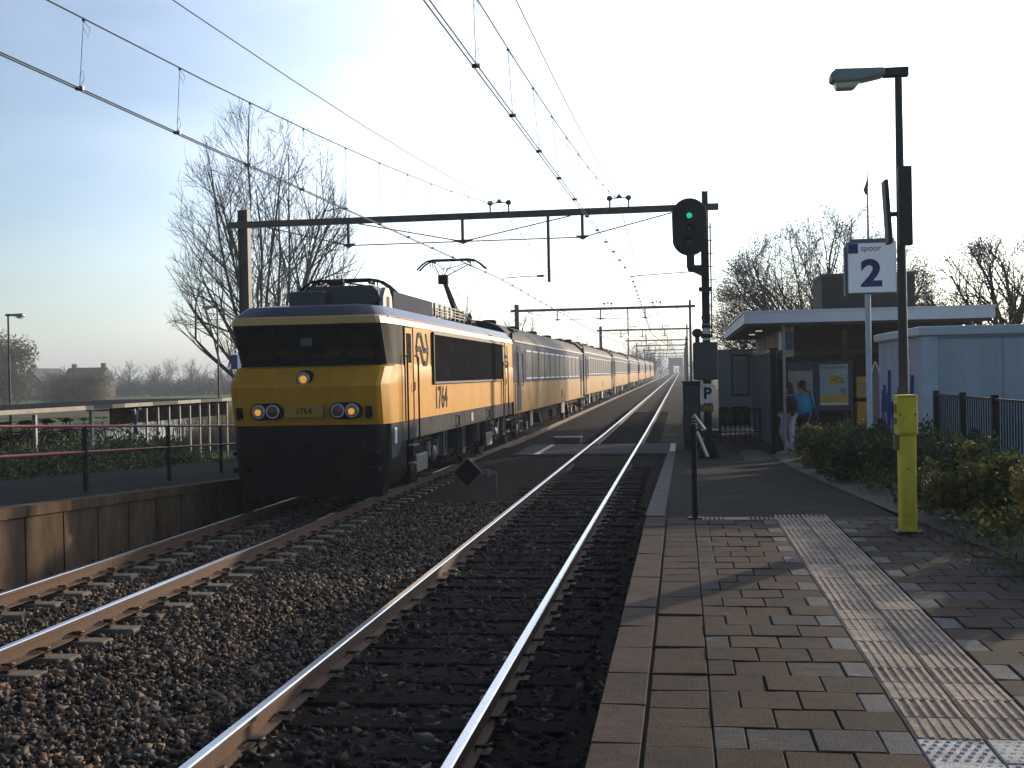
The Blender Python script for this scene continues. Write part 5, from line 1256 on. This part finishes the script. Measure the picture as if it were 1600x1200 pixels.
make_tree('bare_tree', (-22.2, 62, -1.1), 'large bare many stemmed tree rising behind the locomotive and left mast', 12, trunk_h=2.6, spread=52, height=21.0, r0=.18, stems=24, depth=4, upward=.5, twigr=.011, dens=1.4, fine=.92, env=(8.0, 5.8, 11.4, 6.4))
BUD = leaf_mat('bud_olive', (.10, .085, .035)); BUD2 = leaf_mat('bud_brown', (.09, .06, .035))
make_tree('budding_tree', (7.2, 62, 0), 'wide budding tree behind the station roof', 26, trunk_h=1.6, spread=84, height=14.0, r0=.16, stems=44, depth=4, upward=.16, twigr=.011, dens=1.5, env=(4.6, 6.0, 6.2, 3.6), leafm=(BUD, BUD2), nleaf=26000, leafsize=.046)
make_tree('budding_tree', (12.4, 48, 0), 'dark spreading budding tree at the right edge beyond the hut', 31, trunk_h=2.4, spread=80, height=9.5, r0=.2, stems=22, depth=4, upward=.10, env=(3.8, 3.9, 3.8, 2.4), twigr=.011, dens=1.4, leafm=(BUD, BUD2), nleaf=6000, leafsize=.038)
# slim poplars behind the pantograph
pa = make_tree('slim_tree', (-19.6, 110, -1), 'slim bare tree just right of the raised pantograph', 41, 'slim bare trees behind the train', trunk_h=3.2, spread=24, height=12.2, r0=.16, stems=5, depth=3, upward=.5, twigr=.016, dens=1.15)
copy_tree(pa, (-16.0, 113, -1), label='slim bare tree beside the second gantry mast', rz=2.1, scale=.93)
copy_tree(pa, (-21.6, 112, -1), label='slim bare tree directly behind the raised pantograph', rz=4.0, scale=.86)
# low trees seen over the coaches, tree rows in the distance
FARB = mat('far_bark', (.065, .055, .048), rough=.95, var=.2)
far = make_tree('far_tree', (-15.2, 152, -1), 'bare tree showing over the roof of the second coach', 51, 'distant bare trees', bark=FARB, trunk_h=1.6, spread=55, height=7.9, r0=.2, stems=8, depth=3, upward=.25, twigr=.03, dens=1.3)
copy_tree(far, (-12.9, 158, -1), label='second bare tree showing over the roof of the second coach', rz=1.3, scale=.93)
def px2(x, y):  # straight world coordinates list helper
    return (x, y)
dl = [(-225, 500, 1.75), (-236, 505, 1.1), (-214, 498, 1.15), (-205, 510, 1.2), (-196, 502, 1.3), (-188, 515, 1.1), (-180, 505, 1.25), (-172, 498, 1.35), (-163, 510, 1.2), (-262, 520, 1.25), (-276, 515, 1.4), (-287, 505, 1.1), (-128, 262, 1.05), (-118, 255, .9), (-112, 262, 1.05), (-104, 258, .85), (-140, 255, .9)]
for i, (x, y, s_) in enumerate(dl): copy_tree(far, (x, y, -1), label='hazy bare tree in the row beyond the green field', rz=i * 1.7, scale=(s_ * 1.15, s_ * 1.15, s_))
# trees closing the line far down the track
dl2 = [(-9.2, 262, 1.0), (-10.8, 255, .8), (-8.8, 330, 1.3), (-10.5, 345, 1.1), (-12, 300, 1.2), (-9.5, 395, 1.25), (-11, 440, 1.1), (4.2, 420, .9), (6.5, 390, .8), (7.8, 450, 1.1), (-9.0, 500, 1.1)]
for i, (x, y, s_) in enumerate(dl2): copy_tree(far, (x, y, -.3), label='hazy bare tree closing in on the line far down the track', rz=i * 2.3, scale=s_)
# rows of woods
HZG = leaf_mat('wood_leaf', (.06, .058, .042)); 
def wood(pts, n, size, name, label, seed, mats=(HZG, BUD2)):
    tag(leafmesh(name, pts, n, size, mats, org=pts[0][:3], seed=seed, shell=.1), label, 'wood', kind='stuff')
q = random.Random(4)
wood([(-300 + k * 3.2, 560 + q.uniform(-10, 10), .9 + q.uniform(-.2, .8), 3.5, 4, 2.6 + q.uniform(0, 2.2)) for k in range(62)], 20000, .55, 'woodland', 'low hazy belt of woodland beyond the green field', 3)
wood([(-150 + k * 1.1, 268 + q.uniform(-4, 4), .2 + q.uniform(-.2, .6), 1.6, 2, 1.6 + q.uniform(0, 1.0)) for k in range(44)], 16000, .30, 'farm_thicket', 'dark thicket around the farm houses beyond the field', 4, (LF3, HZG))
wood([(-700 + k * 8, 960, 1 + q.uniform(-.3, 1), 7, 8, 3 + q.uniform(0, 4)) for k in range(100)], 16000, 1.0, 'woodland', 'faint belt of woodland on the horizon', 5)
wood([(-8.3 - k * .35, 262 + k * 14, .8, 1.6, 8, 2.2 + q.uniform(0, 1.3)) for k in range(20)] + [(3.0 + k * .25, 150 + k * 16, .7, 1.0, 8, 1.0 + q.uniform(0, .9)) for k in range(22)], 16000, .22, 'scrub', 'hazy scrub along both sides of the far track', 6)
# dark hedge line at the field's end
wood([(-640 + k * 12, 700 + .0 * k, -1.1, 7, 1.5, .75) for k in range(60)], 9000, .5, 'field_hedge', 'thin dark hedge line at the far end of the field', 8, (LF3,))
# willows at left edge
t = thing('willow', (-91, 150, -1), 'pale green willow at the left edge beyond the shelter', 'tree', 'willows at the left edge')
WL1 = leaf_mat('willow_leaf', (.12, .13, .05)); WL2 = leaf_mat('willow_leaf_brown', (.13, .10, .07))
MB().tube([(-91, 150, -1), (-91.2, 150, 2), (-90.8, 150, 5)], [.4, .3, .15], 8).build('trunk', BARK, t)
leafmesh('crown', [(-91 + q.uniform(-3, 3.4), 150 + q.uniform(-3, 3), 1 + q.uniform(-1, 5.6), 1.9, 1.9, 2.4) for k in range(22)], 12000, .17, (WL1, WL1, WL2), t, seed=21, shell=.15)
t2 = copy_tree(t, (-80.4, 150, -1), label='low round willow bush in front of the farm houses', scale=(1.05, 1, .50))
t2 = copy_tree(t, (-99.0, 158, -1), label='brownish tall willow cut by the left edge of the picture', scale=(1.1, 1, 1.12))
# reeds
RD = leaf_mat('reed_tan', (.19, .145, .08), .3)
r = np.random.default_rng(8); n = 9000
rb = []
px_ = np.concatenate([r.uniform(-42, -27, 5200), r.uniform(-23.5, -17.2, 3800)]); py_ = np.concatenate([r.uniform(102, 112, 5200), r.uniform(52, 60, 3800)]); hh_ = np.concatenate([r.uniform(.3, .9, 5200), r.uniform(1.0, 2.1, 3800)])
V = []; F = []
for i in range(n):
    x, y, h_ = px_[i], py_[i], hh_[i]; dx, dy = r.normal(0, .12, 2); w_ = .022; a = r.uniform(0, 3.14); ca, sa = math.cos(a) * w_, math.sin(a) * w_
    k = len(V); V += [(x - ca, y - sa, -1.05), (x + ca, y + sa, -1.05), (x + dx, y + dy, -1.0 + h_)]; F.append((k, k + 1, k + 2))
b = MB(); b.v = V; b.f = F; b.m = [0] * n
tag(b.build('reeds', RD, fix=False), 'tan dry reeds by the ditch and beyond the lamp post', 'reeds', kind='stuff')
# rough grass tufts on the near bank and field edge
n = 14000; V = []; F = []
for i in range(n):
    x = r.uniform(-48, -24); y = r.uniform(48, 120)
    if i % 3 == 0: x = r.uniform(-17.5, -15.0); y = r.uniform(14, 46)
    h_ = r.uniform(.1, .4); a = r.uniform(0, 3.14); ca, sa = math.cos(a) * .03, math.sin(a) * .03; z0 = terr(x, y)
    k = len(V); V += [(x - ca, y - sa, z0), (x + ca, y + sa, z0), (x + r.normal(0, .08), y + r.normal(0, .08), z0 + h_)]; F.append((k, k + 1, k + 2))
b = MB(); b.v = V; b.f = F; b.m = [0] * n
tag(b.build('grass_tufts', leaf_mat('tuft', (.10, .105, .04), .4), fix=False), 'rough grass tufts on the bank behind the hedge', 'grass', kind='stuff')
# farm houses
HB = mat('house_brick', (.085, .055, .045), rough=.9, var=.2); HR = mat('house_roof', (.055, .05, .055), rough=.8, var=.2)
def house(x, y, w_, d_, hw_, hr, label, gable_front):
    t = thing('farm_house', (x, y, -1), label, 'house', 'farm houses beyond the field')
    MB().box((x - w_/2, y - d_/2, -1), (x + w_/2, y + d_/2, -1 + hw_)).build('walls', HB, t)
    z0 = -1 + hw_
    if gable_front: rf = MB().prism([(x - w_/2 - .3, z0), (x + w_/2 + .3, z0), (x, z0 + hr)], 'y', y - d_/2 - .3, y + d_/2 + .3).build('roof', HR, t)
    else: rf = MB().prism([(y - d_/2 - .3, z0), (y + d_/2 + .3, z0), (y, z0 + hr)], 'x', x - w_/2 - .3, x + w_/2 + .3).build('roof', HR, t)
    MB().box((x - w_*.42, y - .4, z0 + hr - .6), (x - w_*.42 + .8, y + .4, z0 + hr + .8)).build('chimney', HB, rf)
    if not gable_front: MB().box((x + w_*.38, y - .4, z0 + hr - .6), (x + w_*.38 + .8, y + .4, z0 + hr + .9)).build('chimney', HB, rf)
    for xx in ((-.2, .1) if gable_front else (-.3, .0, .12)):
        wn = MB().box((x + xx*w_, y - d_/2 - .05, .2), (x + xx*w_ + .5, y - d_/2, 1.6)).build('window', mat('house_window_frame', (.5, .5, .5), rough=.5), t)
        MB().box((x + xx*w_ + .07, y - d_/2 - .06, .27), (x + xx*w_ + .43, y - d_/2 - .052, 1.53)).build('pane', GLASSD, wn)
house(-131.6, 232, 7.0, 12, 2.6, 4.0, 'dark farm house with pointed gable, left of the longer one', True)
house(-124.2, 236, 8.2, 8, 3.0, 3.6, 'longer dark farm house with two chimneys beyond the field', False)
# distant bridge block and far line-side masts
BRG = mat('far_concrete', (.22, .22, .22), rough=.9)
t = thing('road_bridge', (-2.5, 520, 0), 'grey hazy block like structure spanning the line at its vanishing point', 'bridge')
MB().box((-5.6, 520, -.4), (-3.6, 530, 8.4)).build('pier', BRG, t); MB().box((-1.0, 520, -.4), (.6, 530, 8.4)).build('pier', BRG, t)
MB().box((-5.6, 519.5, 5.0), (.6, 530.5, 8.6)).build('deck', BRG, t)

# ================================================================ PEOPLE
SKIN = mat('skin', (.36, .21, .15), rough=.6, var=.08)
def skin_obj(name, verts, edges, radii, m_, parent, root=0, sub=2):
    o0 = worg(parent); me = bpy.data.meshes.new(name); me.from_pydata([tuple(Vector(v) - o0) for v in verts], edges, [])
    me.materials.append(m_); o = bpy.data.objects.new(name, me); COL.objects.link(o); o.parent = parent
    md = o.modifiers.new('skin', 'SKIN'); md.use_smooth_shade = True
    for v, r_ in zip(me.skin_vertices[0].data, radii): v.radius = (r_, r_) if not isinstance(r_, tuple) else r_
    me.skin_vertices[0].data[root].use_root = True
    s_ = o.modifiers.new('sub', 'SUBSURF'); s_.levels = sub; s_.render_levels = sub
    return o
def person(x, y, zg, label, J, jacket, trousers, hair, shoe, hairlong=False, bag=None):
    t = thing('person', (x, y, zg), label, 'person')
    W_ = lambda k: (x + J[k][0], y + J[k][1], zg + J[k][2])
    names = ['pelvis', 'waist', 'chest', 'neck', 'jaw', 'skull', 'crown', 'nose']
    rad = [.13, .115, .135, .055, .075, .095, .055, .014]
    V = [W_(k) for k in names]; E_ = [(0, 1), (1, 2), (2, 3), (3, 4), (4, 5), (5, 6), (4, 7)]
    def chain(parent, ks, rs):
        pi = parent
        for k, r_ in zip(ks, rs):
            V.append(W_(k) if isinstance(k, str) else k); rad.append(r_); E_.append((pi, len(V) - 1)); pi = len(V) - 1
        return pi
    for s in 'lr':
        chain(0, ['hip' + s, 'knee' + s, 'ankle' + s, 'toe' + s], [.095, .062, .042, .034])
        wr = chain(2, ['sh' + s, 'el' + s, 'wr' + s], [.062, .045, .029])
        wv = Vector(W_('wr' + s)); dv = (wv - Vector(W_('el' + s))).normalized(); sd = dv.cross(Vector((0, 1, .2))).normalized(); f3 = dv.cross(sd)
        pm = chain(wr, [tuple(wv + dv * .07)], [.030])
        for kf, ln in enumerate((.070, .080, .075, .058)):
            off = f3 * ((kf - 1.5) * .020)
            chain(pm, [tuple(wv + dv * .10 + off), tuple(wv + dv * (.10 + ln * .6) + off + sd * .012), tuple(wv + dv * (.10 + ln) + off + sd * .03)], [.010, .009, .007])
        chain(wr, [tuple(wv + dv * .05 - f3 * .038), tuple(wv + dv * .09 - f3 * .05 + sd * .015)], [.011, .008])
    skin_obj('body', V, E_, rad, SKIN, t)
    # jacket
    V2 = [W_('hem'), W_('waist'), W_('chest'), W_('collar')]; r2 = [.185, .175, .20, .085]; E2 = [(0, 1), (1, 2), (2, 3)]
    for s in 'lr':
        k = len(V2); V2 += [W_('sh' + s), W_('el' + s), W_('wr' + s)]; r2 += [.088, .068, .050]; E2 += [(2, k), (k, k + 1), (k + 1, k + 2)]
    skin_obj('jacket', V2, E2, r2, jacket, t)
    V3 = [W_('pelvis')]; r3 = [.152]; E3 = []
    for s in 'lr':
        k = len(V3); V3 += [W_('hip' + s), W_('knee' + s), W_('ankle' + s)]; r3 += [.118, .078, .050]; E3 += [(0, k), (k, k + 1), (k + 1, k + 2)]
    skin_obj('trousers', V3, E3, r3, trousers, t)
    for s in 'lr':
        a = Vector(W_('ankle' + s)); b_ = Vector(W_('toe' + s))
        skin_obj('shoe', [tuple(a + Vector((0, 0, -.03)) - (b_ - a) * .25), tuple(a.lerp(b_, .5)), tuple(b_)], [(0, 1), (1, 2)], [.05, .05, .038], shoe, t, root=1)
    sk = Vector(W_('skull')); nd = (Vector(W_('nose')) - Vector(W_('jaw'))); nd.z = 0; nd.normalize()
    hb2 = MB().blob(tuple(sk - nd * .028 + Vector((0, 0, .03))), (.112, .112, .118), 16)
    if hairlong: hb2.blob(tuple(sk - nd * .055 + Vector((0, 0, -.10))), (.105, .105, .17), 16)
    else: hb2.blob(tuple(sk - nd * .045 + Vector((0, 0, -.03))), (.090, .090, .09), 14)
    hb2.build('hair', hair, t, smooth=True)
    sdv = nd.cross(Vector((0, 0, 1)))
    for s in (-1, 1):
        MB().blob(tuple(sk + nd * .088 + sdv * s * .034 + Vector((0, 0, -.005))), .012, 8).build('eye', LBLACK, t)
        MB().blob(tuple(sk + sdv * s * .098 + Vector((0, 0, -.02))), (.014, .02, .03), 8).build('ear', SKIN, t)
    MB().bar(tuple(Vector(W_('jaw')) + nd * .078 - sdv * .022), tuple(Vector(W_('jaw')) + nd * .078 + sdv * .022), .01, .008).build('mouth', mat('lips', (.25, .10, .09)), t)
    return t
DK = mat('cloth_dark', (.018, .016, .018), rough=.9, var=.2); WT = mat('cloth_white', (.42, .41, .52), rough=.85, var=.06); BLJ = mat('jacket_blue', (.03, .34, .58), rough=.75, var=.12, scale=8); HRD = mat('hair_dark', (.02, .014, .010), rough=.6)
NAVY = mat('cloth_navy', (.02, .022, .035), rough=.9)
zg = plat_r(30)
Jw = dict(pelvis=(.0, 0, .95), waist=(.03, .0, 1.10), chest=(.05, .0, 1.32), neck=(.02, 0, 1.47), jaw=(-.01, -.01, 1.53), skull=(-.01, 0, 1.62), crown=(-.005, 0, 1.665), nose=(-.10, -.02, 1.565), collar=(.03, 0, 1.42), hem=(.01, 0, .98),
          hipl=(-.06, .06, .90), kneel=(-.16, .10, .50), anklel=(.02, .22, .10), toel=(-.10, .24, .045), hipr=(.06, -.06, .90), kneer=(.05, -.08, .50), ankler=(.07, -.06, .09), toer=(-.05, -.10, .04),
          shl=(.04, .17, 1.36), ell=(-.04, .22, 1.10), wrl=(-.16, .12, 1.02), shr=(.07, -.17, 1.36), elr=(.14, -.22, 1.12), wrr=(.06, -.20, .92))
person(2.58, 29.9, zg, 'person with long dark hair, black top and white trousers by the canopy post', Jw, DK, WT, HRD, NAVY, True)
Jm = dict(pelvis=(.02, 0, .92), waist=(.02, 0, 1.08), chest=(.0, -.02, 1.34), neck=(-.02, -.02, 1.50), jaw=(-.05, -.01, 1.565), skull=(-.04, 0, 1.66), crown=(-.04, 0, 1.705), nose=(-.135, .04, 1.60), collar=(-.01, -.02, 1.46), hem=(.03, 0, .92),
          hipl=(-.06, .08, .88), kneel=(-.06, .12, .48), anklel=(.0, .14, .10), toel=(-.14, .2, .05), hipr=(.09, -.07, .88), kneer=(.08, -.08, .48), ankler=(.10, -.06, .10), toer=(-.03, -.02, .05),
          shl=(-.17, .06, 1.38), ell=(-.24, -.0, 1.12), wrl=(-.22, -.10, .90), shr=(.17, -.08, 1.38), elr=(.22, -.12, 1.10), wrr=(.14, -.14, .92))
m_ = person(2.98, 30.3, plat_r(30.3), 'person in a bright blue jacket with dark shoulder bag, next to the poster board', Jm, BLJ, NAVY, HRD, LBLACK)
t = thing('shoulder_bag', (3.1, 30.2, 1.0), 'dark shoulder bag hanging from a strap over the blue jacket', 'bag')
zp = plat_r(30.3)
MB().box((3.17, 30.02, zp + .82), (3.30, 30.34, zp + 1.12)).build('pouch', NAVY, t, bevel=.03)
MB().tube([(3.23, 30.1, zp + 1.10), (3.18, 30.06, zp + 1.30), (3.11, 30.10, zp + 1.50), (3.0, 30.24, zp + 1.555), (3.05, 30.46, zp + 1.42), (3.2, 30.40, zp + 1.1)], .02, 6).build('strap', NAVY, t, smooth=True)

# ================================================================ HAZE
HAZE = True
if HAZE:
    hm = bpy.data.materials.new('haze_air'); hm.use_nodes = True; tt = hm.node_tree; tt.nodes.clear()
    pv = tt.nodes.new('ShaderNodeVolumePrincipled'); ou = tt.nodes.new('ShaderNodeOutputMaterial')
    pv.inputs['Color'].default_value = (.86, .93, 1.0, 1); pv.inputs['Density'].default_value = .0008; pv.inputs['Anisotropy'].default_value = .1
    tt.links.new(pv.outputs[0], ou.inputs['Volume'])
    o = MB().box((-2600, -80, -3), (2600, 4600, 40)).build('haze', hm); tag(o, kind='stuff')
